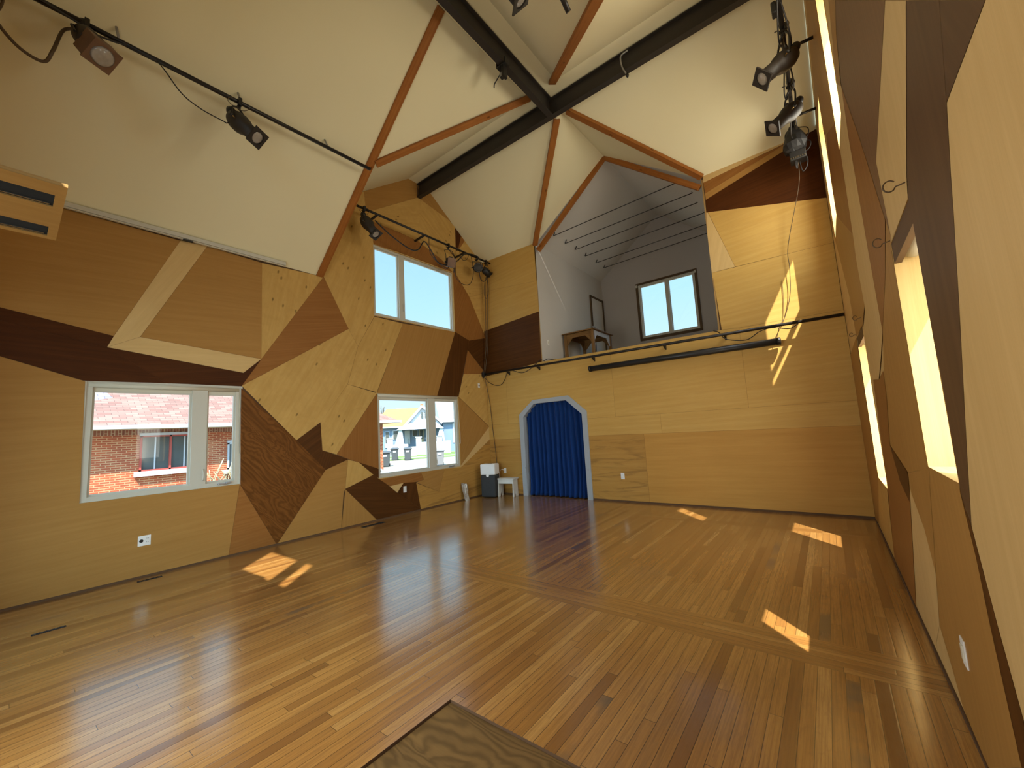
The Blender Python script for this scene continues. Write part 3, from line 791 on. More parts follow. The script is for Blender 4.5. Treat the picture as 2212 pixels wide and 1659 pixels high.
# dark strips painted for the shade in the gap at the wall feet
b = B()
b.box((0.004, YN / 2, 0.012), (0.012, -YN, 0.024))
struct(b.obj('gap_shade_left', M['joint']), 'dark shadow gap at the foot of the left wall', 'shadow_gap')
b = B()
b.box((0.5, -0.002, 0.015), (0.95, 0.010, 0.03)); b.box(((2.72 + W) / 2, -0.002, 0.015), (W - 2.72, 0.010, 0.03))
struct(b.obj('gap_shade_back', M['joint']), 'dark shadow gap at the foot of the back wall', 'shadow_gap')
b = B(); b.box((W - 0.002, YN / 2, 0.010), (0.008, -YN, 0.02))
struct(b.obj('gap_shade_right', M['joint']), 'dark shadow gap at the foot of the right wall', 'shadow_gap')

# ------------------------------------------------------------------ orange fir strips along ridges and valleys
def strip(n, a, c, w, h, up, label):
    q = B(); q.bar(a, c, w, h, up)
    struct(q.obj('trim_%d' % n, M['fir'], bevel=0.004), label, 'trim')
nL = Vector((S_MAIN, 0, -1)).normalized()      # into the room from the left slope
nN = Vector((0, -0.725, -1)).normalized()
nF = Vector((0, 0.725, -1)).normalized()
d = 0.016
strip(2, (0.0, YB - 0.045, EAVE - 0.012), (XC - 0.27, YB - 0.045, ZR - 0.012), 0.115, 0.04, -nL, 'long fir strip rising from the left eave to the near steel beam')
strip(3, (XK + 0.02, YB + 0.02, ZK - 0.02), (XC - 0.22, RY0 - 0.02, ZR - 0.03), 0.10, 0.05, (-nL - nN), 'fir strip in the valley running left from the beam crossing')
strip(4, (LX0 + 0.02, -0.03, EAVE2 - 0.09), (XC - 0.10, RY1 + 0.10, ZR - 0.075), 0.115, 0.06, (0, 0, 1), 'knotty fir strip falling from the beam crossing to the left of the loft')
strip(5, (LX1 + 0.02, -0.03, EAVE2 - 0.05), (XC + 0.12, RY1 + 0.07, ZR - 0.055), 0.115, 0.06, (0, 0, 1), 'fir strip falling from the beam crossing to the right of the loft')
strip(6, (W - XK, YB, ZK - 0.02), (XC + 0.22, RY0 - 0.02, ZR - 0.03), 0.12, 0.05, (0, 0, 1), 'fir strip in the valley above the top spotlight')
strip(7, (LX0 + 0.06, 0.03, 5.60), (3.545, 0.03, 7.06), 0.055, 0.115, (0.62, 0, 0.78), 'fir strip along the left gable edge of the loft')
strip(8, (LX1 - 0.04, 0.03, 5.62), (3.545, 0.03, 7.06), 0.055, 0.10, (-0.62, 0, 0.78), 'fir strip along the right gable edge of the loft')

# ------------------------------------------------------------------ steel beams (wide-flange sections)
def i_beam(name, a, c, label):
    a, c = Vector(a), Vector(c)
    e = thing(name, label, 'beam', (a + c) / 2)
    for part, dz, w, h in (('web', 0.0, 0.012, 0.29), ('bottom_flange', -0.148, 0.10, 0.014), ('top_flange', 0.148, 0.10, 0.014)):
        q = B(); q.bar(a + Vector((0, 0, dz)), c + Vector((0, 0, dz)), w, h)
        q.obj(part, M['steel'], e)
    return e
i_beam('steel_beam', (0.01, -1.99, 6.893), (W - 0.005, -1.99, 6.893), 'long dark steel beam crossing the ceiling from wall to wall')
i_beam('steel_beam', (3.50, YN + 0.01, 6.893), (3.50, -2.042, 6.893), 'dark steel beam running overhead into the side of the cross beam')

# ------------------------------------------------------------------ windows
def window(n, y0, y1, z0, z1, place, split, depth, label, fw=0.055, inset_d=0.02, small_first=False, slider=False, reveal=None, frame_mat='vinyl', rail=None, handle=True):
    """place(run, depth, height) -> world. frame, mullion, sashes, panes as children; reveal boards line the opening"""
    c = Vector(place((y0 + y1) / 2, inset_d, (z0 + z1) / 2))
    e = thing('window_%d' % n, label, 'window', c); e['kind'] = 'structure'
    def bx(q, a0, a1, d0, d1, h0, h1):
        P = [place(a, dd, h) for a in (a0, a1) for dd in (d0, d1) for h in (h0, h1)]
        lo = [min(p[i] for p in P) for i in range(3)]; hi = [max(p[i] for p in P) for i in range(3)]
        q.box([(l + h) / 2 for l, h in zip(lo, hi)], [h - l for l, h in zip(lo, hi)])
    f = B()
    d0, d1 = inset_d, inset_d + 0.075
    bx(f, y0, y1, d0, d1, z0, z0 + fw); bx(f, y0, y1, d0, d1, z1 - fw, z1)
    bx(f, y0, y0 + fw, d0, d1, z0 + fw, z1 - fw); bx(f, y1 - fw, y1, d0, d1, z0 + fw, z1 - fw)
    if split is not None:
        m0, m1 = split
        bx(f, m0, m1, d0, d1, z0 + fw, z1 - fw)
    if rail is not None:
        bx(f, y0 + fw, y1 - fw, d0 + 0.02, d1, rail - 0.025, rail + 0.025)
    f.obj('frame', M[frame_mat], e, bevel=0.004)
    cells = [(y0 + fw, y1 - fw)] if split is None else [(y0 + fw, split[0]), (split[1], y1 - fw)]
    for k, (a0, a1) in enumerate(cells):
        s = B(); sw = 0.022
        bx(s, a0, a1, d0 + 0.03, d1 - 0.012, z0 + fw, z0 + fw + sw); bx(s, a0, a1, d0 + 0.03, d1 - 0.012, z1 - fw - sw, z1 - fw)
        bx(s, a0, a0 + sw, d0 + 0.03, d1 - 0.012, z0 + fw + sw, z1 - fw - sw); bx(s, a1 - sw, a1, d0 + 0.03, d1 - 0.012, z0 + fw + sw, z1 - fw - sw)
        s.obj('sash', M[frame_mat], e)
        g = B()
        P = [place(a, d0 + 0.055, h) for a, h in ((a0 + sw, z0 + fw + sw), (a1 - sw, z0 + fw + sw), (a1 - sw, z1 - fw - sw), (a0 + sw, z1 - fw - sw))]
        g.face(P)
        g.obj('pane', M['glass'], e, weld=False)
    if reveal:
        r0, r1, rm = reveal
        for nm, q4 in (('sill', (y0, y1, z0 - 0.018, z0)), ('head_lining', (y0, y1, z1, z1 + 0.018)), ('jamb_lining', (y0 - 0.018, y0, z0 - 0.018, z1 + 0.018)), ('jamb_lining', (y1, y1 + 0.018, z0 - 0.018, z1 + 0.018))):
            r = B(); bx(r, q4[0], q4[1], r0, r1, q4[2], q4[3])
            r.obj(nm, M[rm], e)
    return e, bx
left = lambda a, dd, h: (-dd, a, h)
right = lambda a, dd, h: (W + dd, a, h)
loftp = lambda a, dd, h: (a, LY + dd, h)
nearp = lambda a, dd, h: (a, YN - dd, h)

def crank(e, bx, y, z, d):
    q = B(); bx(q, y - 0.07, y + 0.05, d - 0.030, d, z, z + 0.022); bx(q, y + 0.02, y + 0.075, d - 0.045, d - 0.01, z + 0.005, z + 0.03)
    q.obj('crank_handle', M['galv'], e, bevel=0.005)
def lever(e, y, z, x, sgn=1):
    q = B(); q.tube([(x, y, z), (x + 0.030, y, z + 0.01), (x + 0.034, y, z + 0.08), (x + 0.012, y, z + 0.15)], 0.007)
    q.obj('lock_lever', M['vinyl'], e)
e, bx = window(1, *WIN1, left, (-5.935, -5.765), 0.075, 'large white two-pane window low on the left wall facing the brick house', reveal=(0.0, 0.11, 'vinyl'), inset_d=0.015)
crank(e, bx, -5.56, 0.975, 0.02); lever(e, -5.80, 1.06, -0.012)
e, bx = window(2, *WIN2, left, (-1.90, -1.70), 0.075, 'white two-pane window beside the corner with a view of the street', reveal=(0.0, 0.11, 'pine'), inset_d=0.02)
crank(e, bx, -1.30, 0.765, 0.02); lever(e, -1.73, 0.86, -0.015)
e, bx = window(3, *WIN3, left, (-2.56, -2.42), 0.075, 'high slider window under the left gable showing only blue sky', reveal=(0.0, 0.11, 'pine'), inset_d=0.025, fw=0.045)
lever(e, -2.47, 4.05, -0.02)
e, bx = window(4, *WIN4, loftp, (3.545, 3.625), 0.075, 'slider window with weathered dark trim at the back of the loft', reveal=(-0.02, 0.08, 'dark_trim'), inset_d=0.0, fw=0.05)
q = B()
y0, y1, z0, z1 = WIN4
for r in ((y0 - 0.06, y1 + 0.06, z1, z1 + 0.05), (y0 - 0.06, y1 + 0.06, z0 - 0.07, z0), (y0 - 0.06, y0, z0, z1), (y1, y1 + 0.06, z0, z1)):
    q.box(((r[0] + r[1]) / 2, LY - 0.012, (r[2] + r[3]) / 2), (r[1] - r[0], 0.03, r[3] - r[2]))
q.obj('casing', M['dark_trim'], e)
q = B(); q.box((y0 - 0.03, LY - 0.035, z1 - 0.03), (0.05, 0.03, 0.07)); q.box((y1 + 0.02, LY - 0.035, z1 - 0.03), (0.05, 0.03, 0.07)); q.obj('shade_bracket', M['vinyl'], e)
window(5, *WIN5, right, None, 0.2, 'deep narrow window near the camera on the right wall', reveal=(0.0, 0.30, 'pine'), inset_d=0.20, fw=0.04)
window(6, *WIN6, right, None, 0.2, 'deep window further along the right wall beside the back corner', reveal=(0.0, 0.30, 'pine'), inset_d=0.20, fw=0.04)
window(7, *WIN7, right, None, 0.2, 'high sunlit window slot near the top of the right wall', reveal=(0.0, 0.30, 'pine'), inset_d=0.20, fw=0.04)
window(8, *WIN8, right, None, 0.2, 'high sunlit window slot by the back corner of the right wall', reveal=(0.0, 0.30, 'pine'), inset_d=0.20, fw=0.04, rail=4.50)
window(9, *WIN9, nearp, (3.93, 4.10), 0.1, 'high two-pane window behind the photographer', reveal=(0.0, 0.12, 'pine'), inset_d=0.02)
window(10, *FILL_OPENING, nearp, (2.9, 3.1), 0.1, 'wide glazed opening added behind the camera for the fill lamp', reveal=(0.0, 0.12, 'pine'), inset_d=0.05)  # opening added to give the fill lamp a place

# unseen slab added outside to keep direct sun out of the fill opening
struct(box_obj('sun_blocker', (3.1, YN - 1.15, 3.40), (6.4, 2.1, 0.10), M['pine']), 'unseen slab added to block direct sun from the fill opening', 'sun_blocker')

# ------------------------------------------------------------------ roller shades
def roller_shade(label, a, c, r, drop, out, group=None):
    a, c = Vector(a), Vector(c)
    e = thing('roller_shade', label, 'shade', (a + c) / 2, group)
    q = B(); q.cyl(a, c, r, 18); q.obj('roller', M['shade_white'], e)
    q = B(); o3 = Vector(out)
    q.bar(a + Vector((0, 0, -drop / 2)) + o3, c + Vector((0, 0, -drop / 2)) + o3, 0.004, drop); q.obj('shade_cloth', M['shade_white'], e)
    q = B(); q.bar(a + Vector((0, 0, -drop)) + o3, c + Vector((0, 0, -drop)) + o3, 0.014, 0.022); q.obj('hem_bar', M['vinyl'], e)
    return e
e = roller_shade('cream roller shade rolled up over the large window facing the brick house', (-0.025, -6.90, 2.285), (-0.025, -5.40, 2.285), 0.028, 0.075, (-0.02, 0, 0))
q = B(); q.tube([(-0.01, -5.395, 2.28), (0.0, -5.385, 1.9), (0.003, -5.37, 1.45), (0.0, -5.375, 1.38), (-0.002, -5.39, 1.45), (-0.006, -5.395, 2.2)], 0.003, 6); q.obj('pull_chain', M['shade_white'], e)
e = roller_shade('cream roller shade rolled up over the corner window facing the street', (-0.03, -3.11, 2.285), (-0.03, -1.05, 2.285), 0.028, 0.075, (-0.02, 0, 0))
q = B(); q.tube([(-0.01, -1.05, 2.28), (0.004, -1.02, 1.8), (0.006, -1.0, 1.32), (0.004, -1.03, 1.25), (-0.002, -1.05, 1.35), (-0.008, -1.055, 2.2)], 0.003, 6); q.obj('pull_chain', M['shade_white'], e)

def side_shade(label, y0, y1, z):
    e = thing('roller_shade', label, 'shade', (W + 0.06, (y0 + y1) / 2, z))
    q = B(); q.cyl((W + 0.075, y0 + 0.02, z - 0.045), (W + 0.075, y1 - 0.015, z - 0.045), 0.040, 20); q.obj('roller', M['shade_white'], e)
    q = B(); q.box((W + 0.016, (y0 + y1) / 2, z - 0.015), (0.028, y1 - y0 + 0.01, 0.16)); q.obj('valance_board', M['walnut_grey'], e)
side_shade('white roller blind under a grey board at the top of the near right window', -5.33, -4.75, 2.33)
side_shade('white roller blind at the top of the far right window', -2.47, -1.60, 2.30)

# S-shaped cup hooks in the right wall
def hook(label, y, z, s=1.0):
    q = B(); P = []
    P.append((W + 0.006, y, z))
    P.append((W - 0.018 * s, y + 0.006, z - 0.004))
    for k in range(9):
        a = math.radians(-70 + 38 * k)
        P.append((W - 0.048 * s - 0.022 * s * math.sin(a) * 0.9, y + 0.01, z + 0.004 - 0.024 * s * math.cos(a)))
    q.tube(P, 0.0028, 6, sub=3)
    tag(q.obj('cup_hook', M['cable_brown']), label, 'hook', 'cup hooks above the right windows')
hook('brown cup hook at the near top corner of the near right window', -5.33, 2.41)
hook('brown cup hook at the far top corner of the near right window', -4.76, 2.36)
hook('tiny cup hook at the near top corner of the far right window', -2.50, 2.38, 0.9)
hook('tiny cup hook at the far top corner of the far right window', -1.62, 2.35, 0.9)

# ------------------------------------------------------------------ arch and curtain
b = B()
n_ = len(ARCH_OUT)
for i in range(n_ - 1):
    (ax, az), (bx_, bz) = ARCH_OUT[i], ARCH_OUT[i + 1]
    (cx_, cz), (dx_, dz) = ARCH_IN[i], ARCH_IN[i + 1]
    q4 = [(ax, az), (bx_, bz), (dx_, dz), (cx_, cz)]
    b.face([(x, -0.028, z) for x, z in q4])
    b.face([(ax, -0.028, az), (ax, 0.004, az), (bx_, 0.004, bz), (bx_, -0.028, bz)])
    b.face([(cx_, -0.028, cz), (cx_, 0.17, cz), (dx_, 0.17, dz), (dx_, -0.028, dz)])
    b.face([(x, 0.17, z) for x, z in q4])
af = struct(b.obj('door_1', M['arch_paint']), 'blue grey painted arched door frame with clipped corners', 'door frame')
for zz in (0.62, 0.60):
    q = B(); q.box((1.085 if zz == 0.62 else 2.655, -0.031, zz), (0.012, 0.006, 0.03)); q.obj('catch', M['chrome'], af)

cv = B()
NX, NZ = 150, 34
rc = random.Random(5)
fold = [(rc.uniform(0.8, 1.25), rc.uniform(-0.5, 0.5)) for _ in range(24)]
def cur(i, j):
    u, v = i / NX, j / NZ                   # v: 0 top .. 1 bottom
    x = 1.075 + (2.60 - 1.075) * u
    ztop = 2.07
    z = ztop * (1 - v) + 0.018
    k = u * 12.5
    ki = int(k) % 24
    amp = (0.030 + 0.022 * v) * fold[ki][0]
    ph = 2 * math.pi * k + 0.7 * math.sin(3.1 * u * 6 + 2.0 * v) + 0.5 * math.sin(1.7 * v + 5 * u)
    y = 0.095 + amp * math.sin(ph) + 0.014 * math.sin(2 * math.pi * (k * 0.37 + 0.25 * v))
    if v > 0.80:
        y -= 0.055 * ((v - 0.80) / 0.2) ** 2 * (0.55 + 0.45 * math.sin(9 * u + 1.0))
    x += 0.010 * math.sin(7 * v + 11 * u) + 0.02 * (0.5 - u) * math.sin(math.pi * v)
    cut = 0.035 * max(0.0, 1 - abs(u - 0.61) * 18) * v
    y += cut
    return Vector((x, y, z))
grid = [[cur(i, j) for i in range(NX + 1)] for j in range(NZ + 1)]
for j in range(NZ):
    for i in range(NX):
        cv.face([grid[j][i], grid[j + 1][i], grid[j + 1][i + 1], grid[j][i + 1]], 0, smooth=True)
co_ = cv.obj('curtain', M['curtain'])
so = co_.modifiers.new('cloth', 'SOLIDIFY'); so.thickness = 0.006
tag(co_, 'dark blue velvet curtain hanging in the arched doorway', 'curtain')
q = B(); q.cyl((1.09, 0.14, 2.03), (2.60, 0.14, 2.03), 0.012, 10)
tag(q.obj('curtain_rod', M['black_pipe']), 'black rod hidden behind the top of the blue curtain', 'curtain rod')

# ------------------------------------------------------------------ outlets, switches
def outlet(label, c, nrm, kind='duplex', cat='outlet'):
    c = Vector(c); n3 = Vector(nrm); h = Vector((0, 0, 1)).cross(n3)
    Mx = Matrix((h, Vector((0, 0, 1)), n3)).transposed()
    e = thing('wall_outlet' if cat == 'outlet' else cat.replace(' ', '_'), label, cat, c)
    w = 0.118 if kind == 'double' else 0.072
    q = B(); q.box(c + n3 * 0.003, (w, 0.118 if kind != 'box' else 0.11, 0.006), Mx); q.obj('cover_plate', M['white'], e, bevel=0.002)
    def soc(dx, dz):
        s = B(); s.box(c + n3 * 0.0075 + h * dx + Vector((0, 0, dz)), (0.034, 0.028, 0.004), Mx); so_ = s.obj('socket', M['white'], e, bevel=0.002)
        s = B()
        for k in (-0.007, 0.007):
            s.box(c + n3 * 0.0098 + h * (dx + k) + Vector((0, 0, dz + 0.003)), (0.003, 0.010, 0.001), Mx)
        s.obj('slots', M['black'], so_)
    if kind == 'duplex':
        soc(0, 0.021); soc(0, -0.021)
    elif kind == 'double':
        soc(0.028, 0.021); soc(0.028, -0.021)
        s = B(); s.cyl(c + n3 * 0.005 - h * 0.028, c + n3 * 0.010 - h * 0.028, 0.019, 20); s.obj('round_jack', M['black'], e)
    elif kind == 'switch':
        s = B(); s.box(c + n3 * 0.008, (0.034, 0.066, 0.006), Mx); s.obj('rocker', M['shade_white'], e, bevel=0.002)
    elif kind == 'box':
        s = B(); s.cyl(c + n3 * 0.006 - Vector((0, 0, 0.004)), c + n3 * 0.014 - Vector((0, 0, 0.004)), 0.018, 18); s.obj('round_jack', M['black'], e)
    return e
outlet('wide white outlet plate with a round black jack low on the left wall', (0, -6.36, 0.425), (1, 0, 0), 'double')
outlet('white outlet on dark plywood below the corner window', (0, -2.56, 0.467), (1, 0, 0))
outlet('white outlet on the back wall right of the curtain', (3.375, 0, 0.49), (0, -1, 0))
outlet('white outlet on the back wall above the white stool', (0.445, 0, 0.545), (0, -1, 0))
outlet('white wall plate on the near part of the right wall', (W, -4.88, 0.42), (-1, 0, 0), 'switch')
outlet('white switch plate on the grey left wall of the loft', (LX0, 0.29, 3.46), (1, 0, 0), 'switch', 'light switch')
outlet('small white plate with a black jack in the back left corner', (0, -0.30, 2.615), (1, 0, 0), 'box', 'wall plate')

# charger plugged in above the stool
e = thing('power_plug', 'white plug with a looping cord in the outlet above the white stool', 'plug', (0.44, -0.02, 0.55))
q = B(); q.box((0.43, -0.026, 0.566), (0.028, 0.032, 0.028)); q.obj('plug_body', M['white'], e, bevel=0.004)
q = B(); q.tube([(0.43, -0.040, 0.566), (0.40, -0.06, 0.58), (0.35, -0.07, 0.555), (0.325, -0.075, 0.49), (0.33, -0.085, 0.40), (0.30, -0.09, 0.22), (0.26, -0.16, 0.05), (0.27, -0.30, 0.02)], 0.005, 6); q.obj('cord', M['white'], e)

# ------------------------------------------------------------------ floor vents
def vent(label, cx_, cy_, lx, ly, n):
    e = thing('floor_vent', label, 'vent', (cx_, cy_, 0))
    q = B(); q.box((cx_, cy_, 0.001), (lx, ly, 0.003)); q.obj('opening', M['dark_void'], e)
    q = B()
    for k in range(n):
        q.box((cx_, cy_ - ly / 2 + (k + 0.5) * ly / n, 0.003), (lx * 0.9, ly / n * 0.35, 0.003))
    q.obj('grille', M['black'], e)
vent('narrow black floor vent by the left wall under the large window', 0.17, -6.325, 0.055, 0.22, 5)
vent('short black floor slot out on the boards at far left', 1.13, -7.16, 0.04, 0.20, 5)
vent('long black floor vent against the left wall below dark plywood', 0.22, -3.40, 0.11, 0.42, 9)

# ------------------------------------------------------------------ corner things
e = thing('air_purifier', 'tall charcoal air purifier with a white top panel in the corner', 'air purifier', (0.33, -0.42, 0))
R_ = Matrix.Rotation(math.radians(18), 3, 'Z')
q = B(); q.box((0.33, -0.42, 0.255), (0.36, 0.28, 0.49), R_); q.obj('fabric_body', M['charcoal'], e, bevel=0.03)
q = B(); q.box((0.33, -0.42, 0.625), (0.365, 0.285, 0.245), R_); q.obj('top_panel', M['white'], e, bevel=0.025)
q = B(); c_ = Vector((0.33, -0.42, 0.495)) + R_ @ Vector((0, -0.142, 0)); q.lathe(c_, R_ @ Vector((0, -1, 0)), [(-0.004, 0.036), (0.006, 0.036)], 24); q.obj('button_tab', M['white'], e)
q = B(); q.box(Vector((0.33, -0.42, 0.749)) + R_ @ Vector((0, 0.02, 0)), (0.10, 0.03, 0.004), R_); q.obj('handle_slot', M['black'], e)

e = thing('stool', 'small white painted bench stool between the purifier and the arch', 'stool', (0.66, -0.20, 0))
R_ = Matrix.Rotation(math.radians(12), 3, 'Z')
def loc2(x, y, z): return Vector((0.665, -0.20, z)) + R_ @ Vector((x, y, 0))
q = B(); q.box(loc2(0, 0, 0.395), (0.44, 0.27, 0.03), R_); q.obj('seat', M['white_wood'], e, bevel=0.004)
q = B(); q.box(loc2(0, -0.115, 0.335), (0.36, 0.018, 0.085), R_); q.obj('apron', M['white_wood'], e)
q = B(); q.box(loc2(0, 0.115, 0.335), (0.36, 0.018, 0.085), R_); q.obj('apron', M['white_wood'], e)
for sx in (-1, 1):
    q = B()
    pf = [(-0.125, 0.0), (-0.045, 0.0), (0.0, 0.15), (0.045, 0.0), (0.125, 0.0), (0.115, 0.38), (-0.115, 0.38)]
    xx = sx * 0.175
    q.prism([loc2(xx, y, z) for y, z in pf], R_ @ Vector((0.022 * sx, 0, 0)))
    q.obj('end_board', M['white_wood'], e)

# crumpled silver bag standing by the left wall
e = B()
rb = random.Random(11)
rings = []
for k, (z, rx, ry) in enumerate(((0.0, 0.050, 0.042), (0.05, 0.058, 0.048), (0.14, 0.060, 0.052), (0.22, 0.070, 0.056), (0.29, 0.076, 0.046), (0.345, 0.080, 0.036), (0.37, 0.080, 0.026))):
    rings.append([Vector((0.135 - 0.10 * z + (rx + rb.uniform(-0.010, 0.010)) * math.cos(2 * math.pi * j / 18), -1.0 - 0.12 * z + (ry + rb.uniform(-0.010, 0.010)) * math.sin(2 * math.pi * j / 18), z + (rb.uniform(-0.012, 0.012) if k > 4 else 0.002))) for j in range(18)])
e.ring_faces(rings, 0, True, smooth=False)
tag(e.obj('foil_bag', M['bag']), 'crumpled silver foil bag standing on the floor by the left wall', 'bag')

# ------------------------------------------------------------------ black rail and roller tube on the back wall
e = thing('rail_pipe', 'long black pipe rail running the full width below the loft edge', 'pipe', (W / 2, -0.15, 2.885))
q = B(); q.cyl((0.02, -0.15, 2.892), (W - 0.01, -0.15, 2.874), 0.024, 14); q.obj('pipe', M['black_pipe'], e)
for x in (0.75, 1.62, 2.98, 4.42, 5.42):
    q = B(); q.bar((x, -0.15, 2.872), (x, -0.004, 2.872), 0.03, 0.012); q.prism([(x - 0.012, -0.004, 2.872), (x - 0.012, -0.13, 2.866), (x - 0.012, -0.004, 2.80)], (0.024, 0, 0)); q.obj('bracket', M['black'], e)
q = B(); q.box((0.05, -0.15, 2.892), (0.07, 0.09, 0.10)); q.cyl((0.03, -0.15, 2.80), (0.03, -0.15, 2.98), 0.018, 10); q.obj('end_clamp', M['black'], e, bevel=0.008)
e = thing('screen_tube', 'thick black roll-up screen tube hanging below the rail pipe', 'screen', (4.54, -0.12, 2.635))
q = B(); q.cyl((2.92, -0.12, 2.642), (6.17, -0.12, 2.632), 0.055, 20); q.obj('case', M['black'], e)
q = B(); q.lathe((2.92, -0.12, 2.642), (-1, 0, 0), [(-0.03, 0.062), (0.012, 0.062), (0.02, 0.03)], 20); q.obj('end_cap', M['black_pipe'], e)
q = B(); q.lathe((6.17, -0.12, 2.632), (1, 0, 0), [(-0.03, 0.062), (0.012, 0.062), (0.02, 0.03)], 20); q.obj('end_cap', M['black_pipe'], e)
for x in (3.4, 5.7):
    q = B(); q.box((x, -0.06, 2.66), (0.03, 0.118, 0.03)); q.obj('bracket', M['black'], e)
def cable(label, path, r=0.007, mat='cable', group=None, name='cable', sub=6):
    q = B(); q.tube(path, r, 7, sub=sub)
    return tag(q.obj(name, M[mat]), label, 'cable', group)
cable('thin cable sagging from the left end of the rail pipe', [(0.06, -0.17, 2.86), (0.14, -0.10, 2.70), (0.32, -0.05, 2.60), (0.50, -0.04, 2.60), (0.66, -0.08, 2.72), (0.78, -0.14, 2.87)])
cable('cable looped behind the rail pipe below the left side of the loft', [(0.95, -0.14, 2.87), (1.15, -0.05, 2.80), (1.36, -0.02, 2.86), (1.52, -0.01, 2.96), (1.66, -0.02, 3.03), (1.72, 0.05, 3.0)])
cable('cable sagging from the right end of the loft edge over the rail pipe', [(5.24, 0.02, 3.0), (5.34, -0.10, 2.93), (5.45, -0.16, 2.79), (5.72, -0.07, 2.74), (5.92, -0.12, 2.83), (6.10, -0.16, 2.85), (6.32, -0.12, 2.80), (6.45, -0.15, 2.87)])

# ------------------------------------------------------------------ loft: tension rods, door, table, pail
for k, (y, zl, zr, xr) in enumerate(((0.345, 5.985, 6.075, 4.92), (0.88, 5.98, 6.04, 4.97), (1.385, 5.985, 6.06, 4.95), (1.915, 5.98, 6.045, 4.96), (2.555, 5.985, 6.06, 4.95), (3.06, 5.99, 6.06, 4.95))):
    lab = ['first thin tie rod from the loft opening, nearest the room', 'second thin tie rod from the loft opening', 'third thin tie rod from the loft opening', 'fourth thin tie rod from the loft opening', 'fifth thin tie rod from the loft opening', 'thin tie rod nearest the loft back wall'][k]
    e = thing('tie_rod', lab, 'tie rod', (3.5, y, 6.02), 'tie rods across the loft')
    q = B(); q.cyl((2.03, y, zl), (xr, y, zr), 0.0085, 8); q.obj('rod', M['black_pipe'], e)
    for x, z, s in ((2.03, zl, 1), (xr, zr, -1)):
        q = B(); q.bar((x - s * 0.015, y, z), (x + s * 0.03, y, z + 0.085), 0.02, 0.012); q.obj('hanger', M['black'], e)
e = thing('door_2', 'small off white hatch door with dark trim in the left wall of the loft', 'door', (LX0, 3.03, 4.05)); e['kind'] = 'structure'
q = B(); q.box((LX0 + 0.012, 3.03, 4.05), (0.022, 0.70, 2.10)); q.obj('leaf', M['door_paint'], e)
q = B()
for yy in (2.655, 3.415):
    q.box((LX0 + 0.02, yy, 4.06), (0.035, 0.055, 2.14))
q.box((LX0 + 0.02, 3.035, 5.13), (0.035, 0.81, 0.055)); q.obj('casing', M['dark_trim'], e)
q = B(); q.lathe((LX0 + 0.02, 2.78, 4.12), (1, 0, 0), [(0, 0.02), (0.03, 0.012), (0.035, 0.032), (0.06, 0.030), (0.07, 0.01)], 14); q.obj('knob', M['black'], e)
q = B(); q.box((LX0 + 0.05, 2.66, 4.18), (0.03, 0.16, 0.13)); q.obj('latch_box', M['galv'], e, bevel=0.005)

tx0, tx1, ty0, ty1, tz = 1.80, 2.52, 0.95, 1.90, LZ + 0.735
e = thing('table', 'worn wooden table with braced legs on the loft floor', 'table', ((tx0 + tx1) / 2, (ty0 + ty1) / 2, LZ))
RT = Matrix.Rotation(math.radians(0), 3, 'Z')
q = B(); q.box(((tx0 + tx1) / 2, (ty0 + ty1) / 2, tz + 0.012), (tx1 - tx0 + 0.14, ty1 - ty0 + 0.14, 0.024)); q.obj('tabletop', M['table_wood'], e, bevel=0.004)
for k, (x, y) in enumerate(((tx0, ty0), (tx1, ty0), (tx1, ty1), (tx0, ty1))):
    q = B(); q.box((x, y, LZ + 0.367), (0.065, 0.065, 0.734)); q.obj('leg', M['table_wood'], e, bevel=0.003)
for a, c, mt in (((tx0, ty0), (tx1, ty0), 'table_wood'), ((tx1, ty0), (tx1, ty1), 'table_pale'), ((tx1, ty1), (tx0, ty1), 'table_wood'), ((tx0, ty1), (tx0, ty0), 'table_wood')):
    q = B(); q.bar((a[0], a[1], tz - 0.055), (c[0], c[1], tz - 0.055), 0.024, 0.10); q.obj('apron', M[mt], e)
    va = Vector((a[0], a[1], 0)); vc = Vector((c[0], c[1], 0)); dv = (vc - va).normalized()
    for p0, s in ((va, 1), (vc, -1)):
        q = B(); P0 = p0 + dv * s * 0.03; nrm = Vector((-dv.y, dv.x, 0)) * 0.011
        q.prism([P0 - nrm + Vector((0, 0, tz - 0.10)), P0 - nrm + dv * s * 0.17 + Vector((0, 0, tz - 0.10)), P0 - nrm + Vector((0, 0, tz - 0.28))], nrm * 2)
        q.obj('corner_brace', M[mt], e)
q = B(); q.lathe((2.12, 1.75, LZ), (0, 0, 1), [(0, 0.13), (0.30, 0.165), (0.31, 0.175), (0.33, 0.175), (0.33, 0.15), (0.02, 0.12)], 24, caps=False)
pe = tag(q.obj('pail', M['galv']), 'grey metal pail on the loft floor under the table', 'pail')
cable('black cord hanging from the hatch door latch behind the table', [(LX0 + 0.06, 2.70, 4.12), (LX0 + 0.06, 2.70, 3.8), (LX0 + 0.05, 2.69, 3.4), (LX0 + 0.05, 2.68, LZ + 0.02)], 0.008)
cable('loose cord lying on the loft floor by the left jamb', [(LX0 + 0.03, 0.03, LZ + 0.015), (LX0 + 0.10, 0.06, LZ + 0.05), (LX0 + 0.22, 0.05, LZ + 0.02), (LX0 + 0.32, 0.05, LZ + 0.012)], 0.008)

